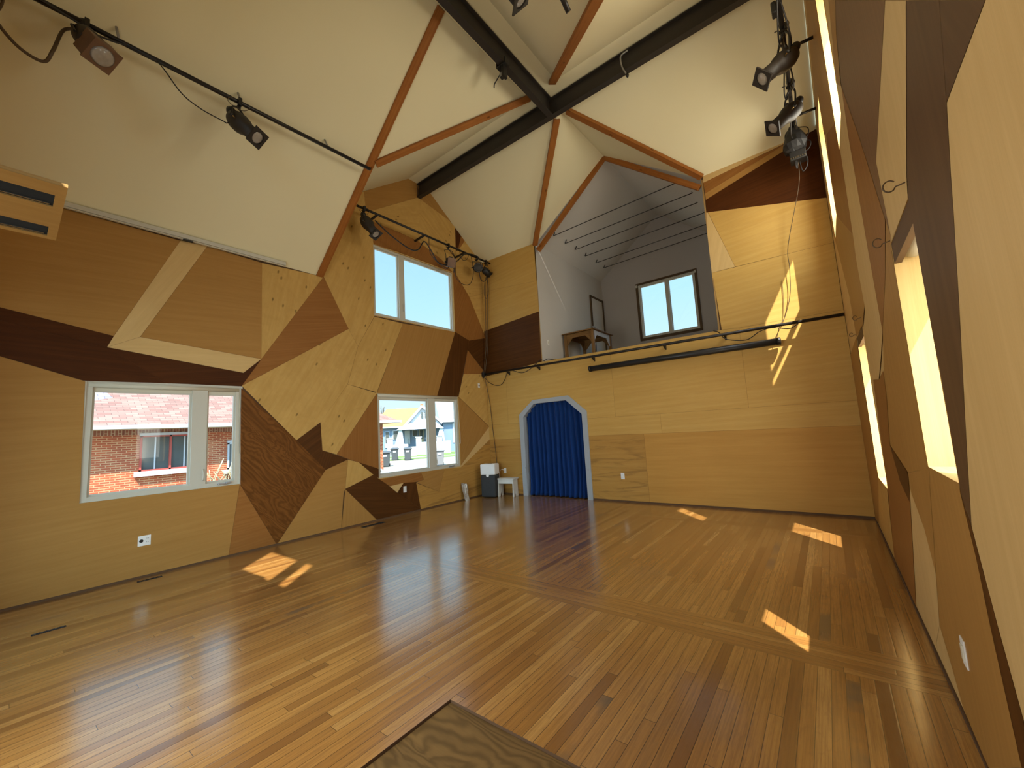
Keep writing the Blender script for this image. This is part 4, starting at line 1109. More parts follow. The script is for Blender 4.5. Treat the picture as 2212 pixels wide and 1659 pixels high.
# ------------------------------------------------------------------ stage lighting
def basis(aim, up=(0, 0, 1)):
    x = Vector(aim).normalized(); y = Vector(up).cross(x).normalized(); z = x.cross(y)
    return x, y, z
def clamp(e, p, low, along=(0, 1, 0)):
    """C-clamp around the pipe at p, with a stem down to 'low'"""
    p, low = Vector(p), Vector(low)
    q = B()
    q.box(p + Vector((0, 0, 0.030)), (0.055, 0.035, 0.025)); q.box(p + Vector((0.034, 0, -0.005)), (0.018, 0.035, 0.085)); q.box(p + Vector((0, 0, -0.045)), (0.075, 0.035, 0.022))
    q.cyl(p + Vector((-0.03, 0, -0.01)), p + Vector((-0.075, 0, -0.01)), 0.006, 8)
    q.cyl(p + Vector((0, 0, -0.05)), low, 0.016, 10)
    q.obj('pipe_clamp', M['black'], e, bevel=0.003)
def yoke(e, top, c, side, half, drop=0.0):
    """bent flat-bar yoke from 'top' around both sides of the body"""
    top, c, side = Vector(top), Vector(c), Vector(side).normalized()
    q = B()
    up = (top - c); up = up.normalized()
    for s in (-1, 1):
        a = c + side * half * s
        m1 = a + up * ((top - c).length * 0.62)
        q.tube([a, a + up * 0.04, m1, top + side * half * s * 0.45 - up * 0.012, top], 0.011, 6, sub=4)
    q.obj('yoke', M['black'], e)
def spot(label, pipe, c, aim, frame_roll=0.0, scale=1.0, loops=True, lens_mat='lens', frame=True, group='theatre spotlights'):
    """ellipsoidal spotlight: lathed housing, lamp cap, colour frame, lens, yoke, clamp, shutter knobs"""
    c = Vector(c); x, y, z = basis(aim); k = scale
    e = thing('spotlight', label, 'spotlight', c, group)
    q = B(); q.lathe(c, x, [(-0.175 * k, 0.040 * k), (-0.165 * k, 0.075 * k), (-0.10 * k, 0.102 * k), (-0.01 * k, 0.108 * k), (0.05 * k, 0.096 * k), (0.085 * k, 0.078 * k), (0.26 * k, 0.078 * k)], 24); q.obj('housing', M['steel'], e)
    b0 = c - x * 0.165 * k + z * 0.02
    q = B(); q.lathe(b0, (-x + z * 0.35), [(0, 0.052 * k), (0.07 * k, 0.050 * k), (0.10 * k, 0.040 * k), (0.105 * k, 0.01)], 18); q.obj('lamp_cap', M['black'], e)
    if frame:
        q = B(); fc = c + x * 0.262 * k; hw = 0.098 * k
        yy = y * math.cos(frame_roll) + z * math.sin(frame_roll); zz = -y * math.sin(frame_roll) + z * math.cos(frame_roll)
        N = 32; ring = [fc + (yy * math.cos(2 * math.pi * j / N) + zz * math.sin(2 * math.pi * j / N)) * 0.070 * k for j in range(N)]
        sq = []
        for j in range(N):
            ca, sa = math.cos(2 * math.pi * j / N), math.sin(2 * math.pi * j / N)
            m_ = max(abs(ca), abs(sa)); sq.append(fc + (yy * ca / m_ + zz * sa / m_) * hw)
        for dx in (0, 0.016 * k):
            for j in range(N):
                j2 = (j + 1) % N
                q.face([ring[j] + x * dx, ring[j2] + x * dx, sq[j2] + x * dx, sq[j] + x * dx])
        for j in range(N):
            j2 = (j + 1) % N
            q.face([sq[j], sq[j2], sq[j2] + x * 0.016 * k, sq[j] + x * 0.016 * k]); q.face([ring[j], ring[j2], ring[j2] + x * 0.016 * k, ring[j] + x * 0.016 * k])
        q.obj('colour_frame', M['steel'], e)
    q = B(); q.lathe(c, x, [(0.250 * k, 0.071 * k), (0.262 * k, 0.071 * k), (0.270 * k, 0.055 * k), (0.275 * k, 0.03 * k), (0.276 * k, 0.002)], 28, caps=True); q.obj('lens', M[lens_mat], e)
    for s, t in ((1, 0.02), (-1, 0.0)):
        q = B(); a = c + x * t * k + (y * 0.10 * s) * k; q.cyl(a, a + y * 0.055 * s * k, 0.006, 8, 0); q.lathe(a + y * 0.05 * s * k, y * s, [(0, 0.008), (0.006, 0.018), (0.022, 0.018), (0.028, 0.006)], 12, 1); q.obj('focus_knob', [M['brass'], M['black']], e)
    top = Vector(pipe) + Vector((0, 0, -0.09))
    clamp(e, pipe, top)
    yoke(e, top, c - x * 0.03 * k, y, 0.115 * k)
    if loops:
        q = B(); p = Vector(pipe)
        q.tube([p + Vector((0.02, -0.09, 0.0)), p + Vector((0.05, -0.12, -0.05)), p + Vector((0.06, -0.13, -0.10)), p + Vector((0.04, -0.08, -0.11)), p + Vector((0.02, 0.03, -0.10)), p + Vector((0.02, 0.10, -0.03)), p + Vector((0.0, 0.09, 0.03)), p + Vector((-0.02, 0.05, 0.03))], 0.004, 6)
        q.obj('safety_cable', M['cable_brown'], e)
    return e

# --- left pipe under the big ceiling slope
e = thing('lighting_pipe', 'black pipe running under the big left ceiling slope', 'pipe', (1.60, -6.0, 5.47))
LP0, LP1 = Vector((1.58, YN + 0.01, 5.475)), Vector((1.63, -4.275, 5.508))
def lp(y): return LP0 + (LP1 - LP0) * ((y - LP0.y) / (LP1.y - LP0.y))
q = B(); q.cyl(LP0, LP1, 0.024, 14); q.obj('pipe', M['black_pipe'], e)
for y in (-7.0, -5.96, -4.91):
    p = lp(y); pt = Vector((1.555, y - 0.02, EAVE + S_MAIN * 1.555))
    q = B(); q.cyl(p, pt + Vector((0.0, 0, 0.0)), 0.012, 8); q.obj('hanger', M['galv'], e)
p = lp(-5.98)
spot('black spotlight in the middle of the left ceiling pipe aiming right', p, p + Vector((0.03, 0.02, -0.29)), (0.62, 0.42, -0.72), frame_roll=0.05)
p = lp(-7.22)
# boxy flood at the near end of the left pipe
x, y, z = basis((0.60, 0.30, -0.80))
c = p + Vector((0.07, 0.03, -0.22))
e = thing('flood_light', 'boxy black flood light with a dull brown front on the left ceiling pipe', 'flood light', c)
Mx = Matrix((y, z, x)).transposed()
q = B(); q.lathe(c, x, [(-0.20, 0.03), (-0.19, 0.065), (-0.12, 0.095), (0.0, 0.105), (0.06, 0.105)], 20); q.obj('housing', M['steel'], e)
q = B(); q.box(c + x * 0.13, (0.20, 0.20, 0.18), Mx); q.obj('snoot', M['brown_metal'], e, bevel=0.006)
q = B(); q.box(c + x * 0.228, (0.215, 0.215, 0.014), Mx); q.obj('colour_frame', M['brown_metal'], e)
q = B(); q.lathe(c + x * 0.236, x, [(0, 0.085), (0.012, 0.07), (0.018, 0.03), (0.02, 0.002)], 24); q.obj('lens', M['lens'], e)
q = B(); q.lathe(c - x * 0.18 + z * 0.03, -x + z * 0.8, [(0, 0.045), (0.09, 0.04), (0.10, 0.01)], 14); q.obj('lamp_cap', M['steel'], e)
clamp(e, p, p + Vector((0, 0, -0.09))); yoke(e, p + Vector((0, 0, -0.09)), c, y, 0.118)
cable('thick brown cable looping from the flood light to the cable bundle at far left', [c - x * 0.20 - y * 0.02, c - x * 0.22 + Vector((-0.03, -0.10, -0.06)), c + Vector((0.0, -0.22, -0.25)), c + Vector((-0.05, -0.27, -0.36)), c + Vector((-0.03, -0.42, -0.33)), c + Vector((0.0, -0.56, -0.16)), c + Vector((-0.02, -0.55, 0.02)), c + Vector((0.0, -0.565, 0.25))], 0.013, 'cable_brown')
# bundle of coiled cable at the picture's left edge
e = thing('cable_coil', 'coiled bundle of cable hanging from the left pipe at the top left corner', 'cable coil', lp(-7.78))
p = lp(-7.80)
for k in range(6):
    q = B(); rr = random.Random(k); P = []
    for j in range(13):
        a = 2 * math.pi * j / 12
        P.append(p + Vector((0.05 + 0.015 * k, 0.075 * math.sin(a) * (0.8 + 0.1 * k) + rr.uniform(-0.01, 0.01), -0.20 + 0.21 * math.cos(a) - 0.012 * k)))
    q.tube(P, 0.010, 6, sub=3); q.obj('cable_loop', M['cable_brown'], e)
q = B(); q.box(p + Vector((0.07, 0, -0.36)), (0.10, 0.09, 0.05)); q.obj('tie_wrap', M['black'], e, bevel=0.01)
cable('cable drooping from the left pipe to the spotlight', [lp(-6.72) + Vector((0.02, 0, -0.02)), lp(-6.66) + Vector((0.06, 0, -0.12)), lp(-6.52) + Vector((0.08, 0, -0.30)), lp(-6.35) + Vector((0.08, 0, -0.37)), lp(-6.14) + Vector((0.04, 0, -0.36)), lp(-6.10) + Vector((0.0, 0, -0.335)), lp(-6.06) + Vector((-0.02, 0, -0.28))], 0.006)
cable('second cable strung alongside the near end of the left pipe', [lp(YN + 0.02) + Vector((0.10, 0, -0.03)), lp(-7.6) + Vector((0.10, 0, -0.05)), lp(-7.30) + Vector((0.06, 0, -0.07)), lp(-7.2) + Vector((0.04, 0, -0.09)), lp(-7.05) + Vector((0.03, 0, -0.06)), lp(-6.95) + Vector((0.02, 0, -0.02))], 0.009)

# --- pipe under the left gable
GX, GZ = 0.325, 5.70
e = thing('lighting_pipe', 'black pipe carrying small lamps above the high left window', 'pipe', (GX, -1.85, GZ))
q = B(); q.cyl((GX, -3.70, GZ), (GX, -0.03, GZ + 0.01), 0.022, 14); q.obj('pipe', M['black_pipe'], e)
for y in (-3.28, -2.15, -0.95):
    q = B(); q.bar((GX, y, GZ - 0.01), (0.002, y + 0.015, GZ - 0.02), 0.035, 0.03); q.obj('wall_arm', M['black'], e)
p = Vector((GX, -3.56, GZ))
spot('black spotlight with a sunlit front edge at the left end of the gable pipe', p, p + Vector((0.10, 0.02, -0.34)), (0.52, 0.22, -0.80), lens_mat='lens')
def par(label, p, c, aim, r, l, name='par_light'):
    p, c = Vector(p), Vector(c); x, y, z = basis(aim)
    e = thing(name, label, 'stage lamp', c)
    q = B(); q.lathe(c, x, [(-l * 0.55, r * 0.35), (-l * 0.5, r * 0.7), (-l * 0.3, r), (l * 0.5, r * 1.02)], 22); q.obj('can', M['black'], e)
    q = B(); q.lathe(c + x * l * 0.47, x, [(0, r * 0.92), (0.012, r * 0.7), (0.016, 0.002)], 22); q.obj('lens', M['steel'], e)
    q = B()
    for j in range(6):
        a = j * math.pi / 3; q.box(c + x * l * 0.5 + (y * math.cos(a) + z * math.sin(a)) * r, (0.02, 0.02, 0.02))
    q.obj('front_clips', M['black'], e)
    q = B()
    for s in (-1, 1):
        q.lathe(c + y * r * s, y * s, [(0, 0.008), (0.03, 0.018), (0.045, 0.018), (0.05, 0.004)], 10)
    q.obj('tilt_knobs', M['black'], e)
    clamp(e, p, p + Vector((0, 0, -0.08)))
    q = B(); t = p + Vector((0, 0, -0.10)); w = r * 1.12
    q.tube([c + y * w, c + y * w + Vector((0, 0, r * 1.1)), t + y * w * 0.85, t, t - y * w * 0.85, c - y * w + Vector((0, 0, r * 1.1)), c - y * w], 0.008, 6, sub=2); q.obj('yoke', M['black'], e)
    return e
# small square fresnel
p = Vector((GX, -1.46, GZ)); c = p + Vector((0.05, 0.0, -0.42)); x, y, z = basis((0.85, -0.35, -0.30))
Mx = Matrix((x, y, z)).transposed()
e = thing('fresnel_light', 'small square fresnel lamp in a tall yoke at the right corner of the high window', 'stage lamp', c)
q = B(); q.box(c, (0.17, 0.17, 0.19), Mx); q.obj('housing', M['steel'], e, bevel=0.008)
q = B(); q.box(c + z * 0.11 - x * 0.02, (0.09, 0.10, 0.05), Mx, 0, 0.6); q.obj('vent_cap', M['black'], e)
q = B(); q.box(c + x * 0.09, (0.012, 0.185, 0.195), Mx); q.obj('colour_frame', M['brown_metal'], e)
q = B()
for s in (-1, 1):
    q.lathe(c + y * 0.085 * s, y * s, [(0, 0.008), (0.03, 0.016), (0.045, 0.016), (0.05, 0.004)], 10)
q.obj('tilt_knobs', M['black'], e)
clamp(e, p, p + Vector((0, 0, -0.09)))
q = B(); t = p + Vector((0, 0, -0.10)); q.tube([c + y * 0.10, c + y * 0.10 + Vector((0, 0, 0.17)), t + y * 0.085 + Vector((0, 0, -0.02)), t, t - y * 0.085 + Vector((0, 0, -0.02)), c - y * 0.10 + Vector((0, 0, 0.17)), c - y * 0.10], 0.007, 6, sub=3); q.obj('yoke', M['black'], e)
p = Vector((GX, -0.52, GZ))
par('round black par lamp near the back corner under the gable pipe', p, p + Vector((0.04, -0.02, -0.27)), (0.75, -0.60, -0.28), 0.105, 0.20)
p = Vector((GX, -0.20, GZ))
par('narrow black lamp at the corner end of the gable pipe seen from the side', p, p + Vector((0.02, 0.0, -0.27)), (0.25, 0.75, -0.60), 0.085, 0.24)
cable('heavy black cable swagging along the gable pipe from the left spotlight', [(GX + 0.05, -3.36, GZ - 0.17), (GX + 0.03, -3.0, GZ - 0.33), (GX + 0.02, -2.55, GZ - 0.45), (GX + 0.01, -2.32, GZ - 0.38), (GX + 0.01, -2.16, GZ - 0.15), (GX + 0.02, -2.0, GZ - 0.28), (GX + 0.02, -1.8, GZ - 0.50), (GX + 0.02, -1.52, GZ - 0.48), (GX + 0.02, -1.22, GZ - 0.30), (GX + 0.02, -0.95, GZ - 0.05), (GX + 0.02, -0.6, GZ + 0.04), (GX + 0.02, -0.4, GZ - 0.02)], 0.013)
e = thing('cable', 'thin cable with an orange taped joint hanging from the gable pipe', 'cable', (GX, -1.98, GZ - 0.2))
q = B(); q.tube([(GX + 0.01, -2.02, GZ), (GX + 0.015, -2.03, GZ - 0.22), (GX + 0.02, -2.0, GZ - 0.38), (GX + 0.03, -1.85, GZ - 0.50), (GX + 0.04, -1.70, GZ - 0.56), (GX + 0.06, -1.58, GZ - 0.60), (GX + 0.05, -1.50, GZ - 0.50)], 0.007, 6); q.obj('cord', M['cable'], e)
q = B(); q.cyl((GX + 0.015, -2.032, GZ - 0.20), (GX + 0.017, -2.028, GZ - 0.26), 0.012, 8); q.obj('tape', M['orange_tape'], e)
cable('looping cable between the fresnel lamp and the par lamp', [(GX + 0.06, -1.38, GZ - 0.52), (GX + 0.05, -1.28, GZ - 0.74), (GX + 0.05, -1.08, GZ - 0.82), (GX + 0.05, -0.86, GZ - 0.76), (GX + 0.05, -0.74, GZ - 0.56), (GX + 0.04, -0.70, GZ - 0.30), (GX + 0.02, -0.74, GZ - 0.02)], 0.007)
cable('small cable loop under the gable pipe left of the par lamp', [(GX + 0.02, -1.12, GZ - 0.02), (GX + 0.03, -1.10, GZ - 0.16), (GX + 0.03, -1.02, GZ - 0.22), (GX + 0.03, -0.90, GZ - 0.16), (GX + 0.02, -0.82, GZ - 0.03)], 0.006)
cable('cable hanging in a loop below the par lamp', [(GX + 0.05, -0.50, GZ - 0.36), (GX + 0.05, -0.47, GZ - 0.52), (GX + 0.05, -0.38, GZ - 0.57), (GX + 0.05, -0.27, GZ - 0.50), (GX + 0.03, -0.22, GZ - 0.38)], 0.009)
cable('long red-brown cord looped down the back left corner to the rail pipe', [(GX - 0.05, -0.17, GZ - 0.38), (GX - 0.15, -0.13, GZ - 0.72), (GX - 0.13, -0.10, GZ - 0.88), (GX - 0.08, -0.09, GZ - 0.86), (GX - 0.03, -0.10, GZ - 0.70), (GX - 0.02, -0.13, GZ - 0.38)], 0.008, 'cable_brown')
cable('red-brown cord dropping from the gable lamps to the rail pipe', [(0.20, -0.10, GZ - 0.40), (0.15, -0.09, 4.4), (0.11, -0.09, 3.6), (0.04, -0.13, 2.98)], 0.008, 'cable_brown')
cable('second red-brown cord dropping beside the first in the corner', [(0.26, -0.09, GZ - 0.40), (0.21, -0.08, 4.4), (0.16, -0.08, 3.6), (0.07, -0.12, 2.97)], 0.008, 'cable_brown')
cable('cord running down the back left corner behind the purifier', [(0.05, -0.12, 2.80), (0.11, -0.05, 2.2), (0.16, -0.04, 1.5), (0.22, -0.04, 0.9), (0.24, -0.05, 0.4), (0.25, -0.07, 0.05)], 0.007, 'cable_brown')

# --- pipe along the right wall
RX, RZ = 6.715, 5.75
e = thing('lighting_pipe', 'black pipe with heavy lamps high along the right wall', 'pipe', (RX, -3.2, RZ))
q = B(); q.cyl((RX, -4.05, RZ), (RX, -0.28, RZ), 0.024, 14); q.obj('pipe', M['black_pipe'], e)
for y in (-2.06, -0.70, -3.45):
    q = B(); q.cyl((RX, y, RZ - 0.005), (W + 0.002, y, RZ - 0.015), 0.018, 10); q.obj('wall_arm', M['black'], e)
p = Vector((RX, -2.42, RZ))
spot('upper black spotlight on the right pipe with its lens facing the camera', p, p + Vector((-0.05, -0.02, -0.42)), (-0.70, -0.42, -0.58), frame_roll=0.3)
p = Vector((RX, -1.45, RZ))
spot('lower black spotlight on the right pipe tilted down to the left', p, p + Vector((-0.05, -0.02, -0.42)), (-0.66, -0.42, -0.62), frame_roll=0.75)
# cluster of cable wrapped in black plastic at the end of the pipe
e = thing('cable_bundle', 'tangle of cables wrapped in black plastic at the end of the right pipe', 'cable bundle', (RX, -0.45, RZ - 0.3))
q = B(); rb = random.Random(3); rings = []
for k, (z, r) in enumerate(((0.02, 0.04), (-0.06, 0.085), (-0.16, 0.125), (-0.27, 0.15), (-0.36, 0.13), (-0.40, 0.05))):
    rings.append([Vector((RX - 0.02 + (r + rb.uniform(-0.025, 0.025)) * math.cos(2 * math.pi * j / 14), -0.42 + (r + rb.uniform(-0.025, 0.025)) * math.sin(2 * math.pi * j / 14), RZ + z)) for j in range(14)])
q.ring_faces(rings, 0, True, smooth=False); q.obj('plastic_wrap', M['rubber'], e)
q = B(); q.box((RX, -0.40, RZ - 0.46), (0.20, 0.17, 0.14)); q.obj('plug_box', M['black'], e, bevel=0.01)
q = B()
for k in range(7):
    q.box((RX - 0.085 + 0.028 * k, -0.489, RZ - 0.50), (0.015, 0.006, 0.022))
q.obj('plug_pins', M['chrome'], e)
for k, (dx, dz, s) in enumerate(((-0.14, -0.10, 0.10), (0.12, -0.14, 0.12), (0.06, -0.58, 0.14), (-0.06, -0.55, 0.10), (0.13, -0.34, 0.10))):
    q = B(); q.tube([(RX + dx * 0.4, -0.42, RZ + dz + s), (RX + dx + s * 0.3, -0.44, RZ + dz + s * 0.4), (RX + dx + s * 0.2, -0.45, RZ + dz - s * 0.6), (RX + dx * 0.5, -0.44, RZ + dz - s), (RX + dx * 0.2, -0.42, RZ + dz + s * 0.2)], 0.007, 6); q.obj('cable_loop', M['cable'], e)
for k, (a, dx) in enumerate(((-2.9, -0.03), (-2.8, 0.04), (-2.1, 0.03), (-1.95, -0.04), (-1.2, 0.02), (-1.0, -0.03))):
    labs = ['cable hanging beside the upper right spotlight, camera side', 'cable hanging beside the upper right spotlight, wall side', 'cable draped between the two right spotlights, wall side', 'cable draped between the two right spotlights, room side', 'cable draped below the lower right spotlight, wall side', 'cable draped below the lower right spotlight, room side']
    cable(labs[k], [(RX + dx * 0.3, a, RZ - 0.02), (RX + dx, a + 0.12, RZ - 0.16), (RX + dx * 1.5, a + 0.30, RZ - 0.26), (RX + dx, a + 0.50, RZ - 0.20), (RX + dx * 0.4, a + 0.62, RZ - 0.03)], 0.008)
for k, (y) in enumerate((-2.72, -0.95)):
    q = B(); q.box((RX - 0.05, y, RZ - 0.01), (0.05, 0.10, 0.13)); tag(q.obj('junction_box', M['black'], bevel=0.012), ['black junction box on the right pipe above the upper spotlight', 'black junction box on the right pipe above the plastic wrapped bundle'][k], 'junction box')
cable('thin cord hanging from the bundle down the sunlit back wall to the screen tube', [(RX - 0.01, -0.42, RZ - 0.55), (RX - 0.04, -0.30, 4.9), (6.44, -0.10, 4.1), (6.42, -0.07, 3.75), (6.38, -0.05, 3.35), (6.28, -0.05, 3.02), (6.20, -0.10, 2.88), (6.14, -0.10, 2.70)], 0.005, 'cable_brown')
cable('thin cord hanging straight down the sunlit patch on the back wall', [(6.30, -0.02, 3.60), (6.285, -0.02, 3.3), (6.26, -0.03, 3.02)], 0.004, 'cable_brown')

# --- lamp overhead at the top edge of the picture and its pipe
e = thing('lighting_pipe', 'short black pipe end showing at the top edge right of the steel beam', 'pipe', (5.07, -4.42, 5.60))
q = B(); q.cyl((5.09, -4.33, 5.50), (5.06, -4.52, 5.70), 0.026, 14); q.obj('pipe', M['black_pipe'], e)
spot('spotlight overhead cut off by the top edge of the picture', (4.62, -5.05, 6.02), (4.70, -4.86, 5.70), (0.36, 0.50, -0.70), frame_roll=0.2, loops=False)

# --- clamps on the beams
e = thing('beam_clamp', 'black clamp with a small lever gripping the beam left of the crossing', 'clamp', (3.5, -3.30, 6.75))
q = B(); q.box((3.50, -3.30, 6.715), (0.17, 0.10, 0.02)); q.box((3.425, -3.30, 6.755), (0.02, 0.10, 0.09)); q.box((3.575, -3.30, 6.755), (0.02, 0.10, 0.09)); q.obj('jaw', M['black'], e, bevel=0.004)
q = B(); q.box((3.52, -3.30, 6.62), (0.04, 0.09, 0.18)); q.box((3.46, -3.26, 6.64), (0.07, 0.05, 0.10)); q.obj('bracket', M['black'], e, bevel=0.004)
q = B(); q.tube([(3.44, -3.28, 6.66), (3.36, -3.27, 6.62), (3.30, -3.26, 6.59), (3.29, -3.26, 6.54)], 0.009, 6); q.obj('lever', M['black_pipe'], e)
q = B(); q.box((3.47, -3.31, 6.61), (0.05, 0.012, 0.05)); q.obj('tag', M['galv'], e)
e = thing('beam_hook', 'thin rusty hook hanging over the cross beam right of the crossing', 'hook', (4.8, -2.06, 6.85))
q = B(); q.tube([(4.90, -2.05, 7.00), (4.80, -2.052, 6.985), (4.785, -2.06, 6.90), (4.80, -2.062, 6.78), (4.83, -2.055, 6.69), (4.85, -2.04, 6.64)], 0.012, 6); q.obj('hook_bar', M['galv'], e)
q = B(); q.lathe((4.852, -2.038, 6.66), (0.1, 0.1, -1), [(0, 0.02), (0.03, 0.026), (0.06, 0.012)], 8); q.obj('weight', M['black_pipe'], e)

# ------------------------------------------------------------------ white screen case under the left eave, plywood board at far left
e = thing('screen_case', 'long slim white projection screen case along the left eave', 'screen', (0.03, -6.2, EAVE))
q = B(); q.box((0.045, (YN - 4.80) / 2, EAVE + 0.012), (0.075, -4.80 - YN - 0.01, 0.055)); q.obj('case', M['vinyl'], e, bevel=0.006)
q = B(); q.box((0.05, (YN - 4.80) / 2, EAVE - 0.024), (0.03, -4.80 - YN - 0.02, 0.012)); q.obj('bottom_bar', M['shade_white'], e)
q = B(); q.box((0.06, -6.06, EAVE - 0.035), (0.035, 0.11, 0.022)); q.obj('handle', M['black'], e, bevel=0.004)
# plywood light board: sloping sheet with two routed slots, carried on the near wall
Q = Vector((3.06, -7.347, 3.15)); down = Vector((-1, 0, -0.16)).normalized(); th = Vector((-0.16, 0, 1)).normalized() * 0.025
e = thing('plywood_board', 'plywood board with two dark slots hanging at the left edge of the picture', 'board', Q)
YL = YN + 0.005
def bp_(s, y): return Vector((Q.x, y, Q.z)) + down * s
slots = ((0.12, 0.26), (0.52, 0.65))
segs = [(0.0, slots[0][0]), (slots[0][1], slots[1][0]), (slots[1][1], 0.69)]
q = B()
for s0, s1 in segs:
    q.prism([bp_(s0, YL), bp_(s1, YL), bp_(s1, Q.y), bp_(s0, Q.y)], th, 0, 90, 1)
for s0, s1 in slots:
    q.prism([bp_(s0, Q.y - 0.045), bp_(s1, Q.y - 0.045), bp_(s1, Q.y), bp_(s0, Q.y)], th, 0, 90, 1)
q.obj('sheet', [M['tan'], M['ply_edge']], e, weld=False)
for s0, s1 in slots:
    q = B(); q.prism([bp_(s0 + 0.001, YL) + th * 0.35, bp_(s1 - 0.001, YL) + th * 0.35, bp_(s1 - 0.001, Q.y - 0.046) + th * 0.35, bp_(s0 + 0.001, Q.y - 0.046) + th * 0.35], th * 2.2); q.obj('slot_shade', M['dark_void'], e)  # black plate put in for the shade inside the slot
    q = B(); q.bar(bp_(s1 - 0.022, YL) + th * 0.22, bp_(s1 - 0.022, Q.y - 0.06) + th * 0.22, 0.010, 0.006); q.obj('metal_strip', M['chrome'], e)

# ------------------------------------------------------------------ outside: the brick house next door
GZ0 = -0.6
b = B(); b.face([(-70, -40, GZ0), (8, -40, GZ0), (8, 70, GZ0), (-70, 70, GZ0)])
struct(b.obj('ground', M['street'], weld=False), 'pale paved ground outside', 'ground')
HX, HY0, HY1, HZ = -10.0, -13.0, 3.80, 2.16
e = thing('brick_house', 'red brick bungalow with a pink shingle roof seen through the large left window', 'house', (HX - 3, (HY0 + HY1) / 2, GZ0))
wnd = (-4.76, -3.30, 0.86, 1.95)
wnd2 = (-2.47, -1.80, 0.68, 1.60)
b = B()
for z0, z1, mi in ((GZ0, 1.98, 0), (1.98, HZ, 1)):
    polys = [[(HY0, z0), (HY1, z0), (HY1, z1), (HY0, z1)]]
    for h in (wnd, wnd2):
        polys = cut_rect(polys, h)
    for p in polys:
        b.face([(HX, y, z) for y, z in p], mi, 0)
b.face([(HX, HY1, GZ0), (HX - 8, HY1, GZ0), (HX - 8, HY1, HZ), (HX, HY1, HZ)], 0, 0)
b.face([(HX, HY0, GZ0), (HX - 8, HY0, GZ0), (HX - 8, HY0, HZ), (HX, HY0, HZ)], 0, 0)
b.face([(HX - 8, HY0, GZ0), (HX - 8, HY1, GZ0), (HX - 8, HY1, HZ), (HX - 8, HY0, HZ)], 0, 0)
b.obj('walls', [M['brick'], M['brick_up']], e, weld=False)
b = B()
ov = 0.55
RZ0 = HZ + 0.06
b.face([(HX + ov, HY0 - ov, RZ0), (HX + ov, HY1 + ov, RZ0), (HX - 4, HY1 - 3.4, 4.9), (HX - 4, HY0 + 3.4, 4.9)], 0, 0)
b.face([(HX + ov, HY1 + ov, RZ0), (HX - 8 - ov, HY1 + ov, RZ0), (HX - 4, HY1 - 3.4, 4.9)], 0, 0)
b.face([(HX - 8 - ov, HY0 - ov, RZ0), (HX - 8 - ov, HY1 + ov, RZ0), (HX - 4, HY1 - 3.4, 4.9), (HX - 4, HY0 + 3.4, 4.9)], 0, 0)
b.face([(HX + ov, HY0 - ov, RZ0), (HX - 8 - ov, HY0 - ov, RZ0), (HX - 4, HY0 + 3.4, 4.9)], 0, 0)
rf = b.obj('roof', M['shingle'], e, weld=False)
b = B()
b.face([(HX - 0.6, -5.0, 2.78), (HX - 0.25, -6.3, 2.62), (HX - 0.25, -9.5, 2.62), (HX - 2.6, -9.5, 4.4), (HX - 2.6, -6.0, 4.4)], 0, 0)
b.face([(HX - 0.25, -6.3, 2.62), (HX - 0.25, -9.5, 2.62), (HX - 0.3, -9.5, 2.3), (HX - 0.3, -6.3, 2.3)], 0, 0)
b.obj('dormer_roof', brick_mat('grey_violet_shingle', (0.24, 0.21, 0.26), (0.15, 0.13, 0.17), (0.07, 0.06, 0.08), 0.30, 0.13, 0.007), rf, weld=False)
b = B(); b.box((HX + ov + 0.04, (HY0 + HY1) / 2, RZ0 - 0.02), (0.11, HY1 - HY0 + 2 * ov, 0.11)); b.box((HX - 3.5, HY1 + ov + 0.04, RZ0 - 0.02), (8.2, 0.11, 0.11)); b.obj('gutter', M['ext_white'], e)
b = B(); b.box((HX + ov / 2, (HY0 + HY1) / 2, HZ - 0.01), (ov, HY1 - HY0 + 2 * ov, 0.03)); b.box((HX - 3.5, HY1 + ov / 2, HZ - 0.01), (8.2, ov, 0.03)); b.obj('soffit', M['ext_cream'], e)
def ext_win(par, y0, y1, z0, z1, mull, mat_f, sill=True):
    f = B(); t = 0.05
    f.box((HX + 0.01, (y0 + y1) / 2, z1 - t / 2), (0.08, y1 - y0, t)); f.box((HX + 0.01, (y0 + y1) / 2, z0 + t / 2), (0.08, y1 - y0, t))
    for y in [y0 + t / 2, y1 - t / 2] + mull:
        f.box((HX + 0.01, y, (z0 + z1) / 2), (0.08, t, z1 - z0))
    w = f.obj('window', M[mat_f], par)
    g = B(); g.box((HX - 0.04, (y0 + y1) / 2, (z0 + z1) / 2), (0.02, y1 - y0, z1 - z0)); g.obj('pane', M['ext_glass'], w)
    if len(mull) == 1:
        s = B()
        for y in ((y0 + mull[0]) / 2, (y1 + mull[0]) / 2):
            s.box((HX - 0.02, y, (z0 + z1) / 2), (0.03, 0.035, z1 - z0))
        s.obj('muntin', M['ext_white'], w)
    if sill:
        s = B(); s.box((HX + 0.06, (y0 + y1) / 2, z0 - 0.07), (0.16, y1 - y0 + 0.22, 0.15)); s.obj('sill', M['ext_white'], w)
        s = B(); s.box((HX + 0.03, (y0 + y1) / 2, z1 + 0.035), (0.08, y1 - y0 + 0.04, 0.08)); s.obj('lintel', M['ext_white'], w)
ext_win(e, *wnd, [-4.03], 'ext_red')
ext_win(e, *wnd2, [], 'ext_white')
b = B(); rt_ = random.Random(4)
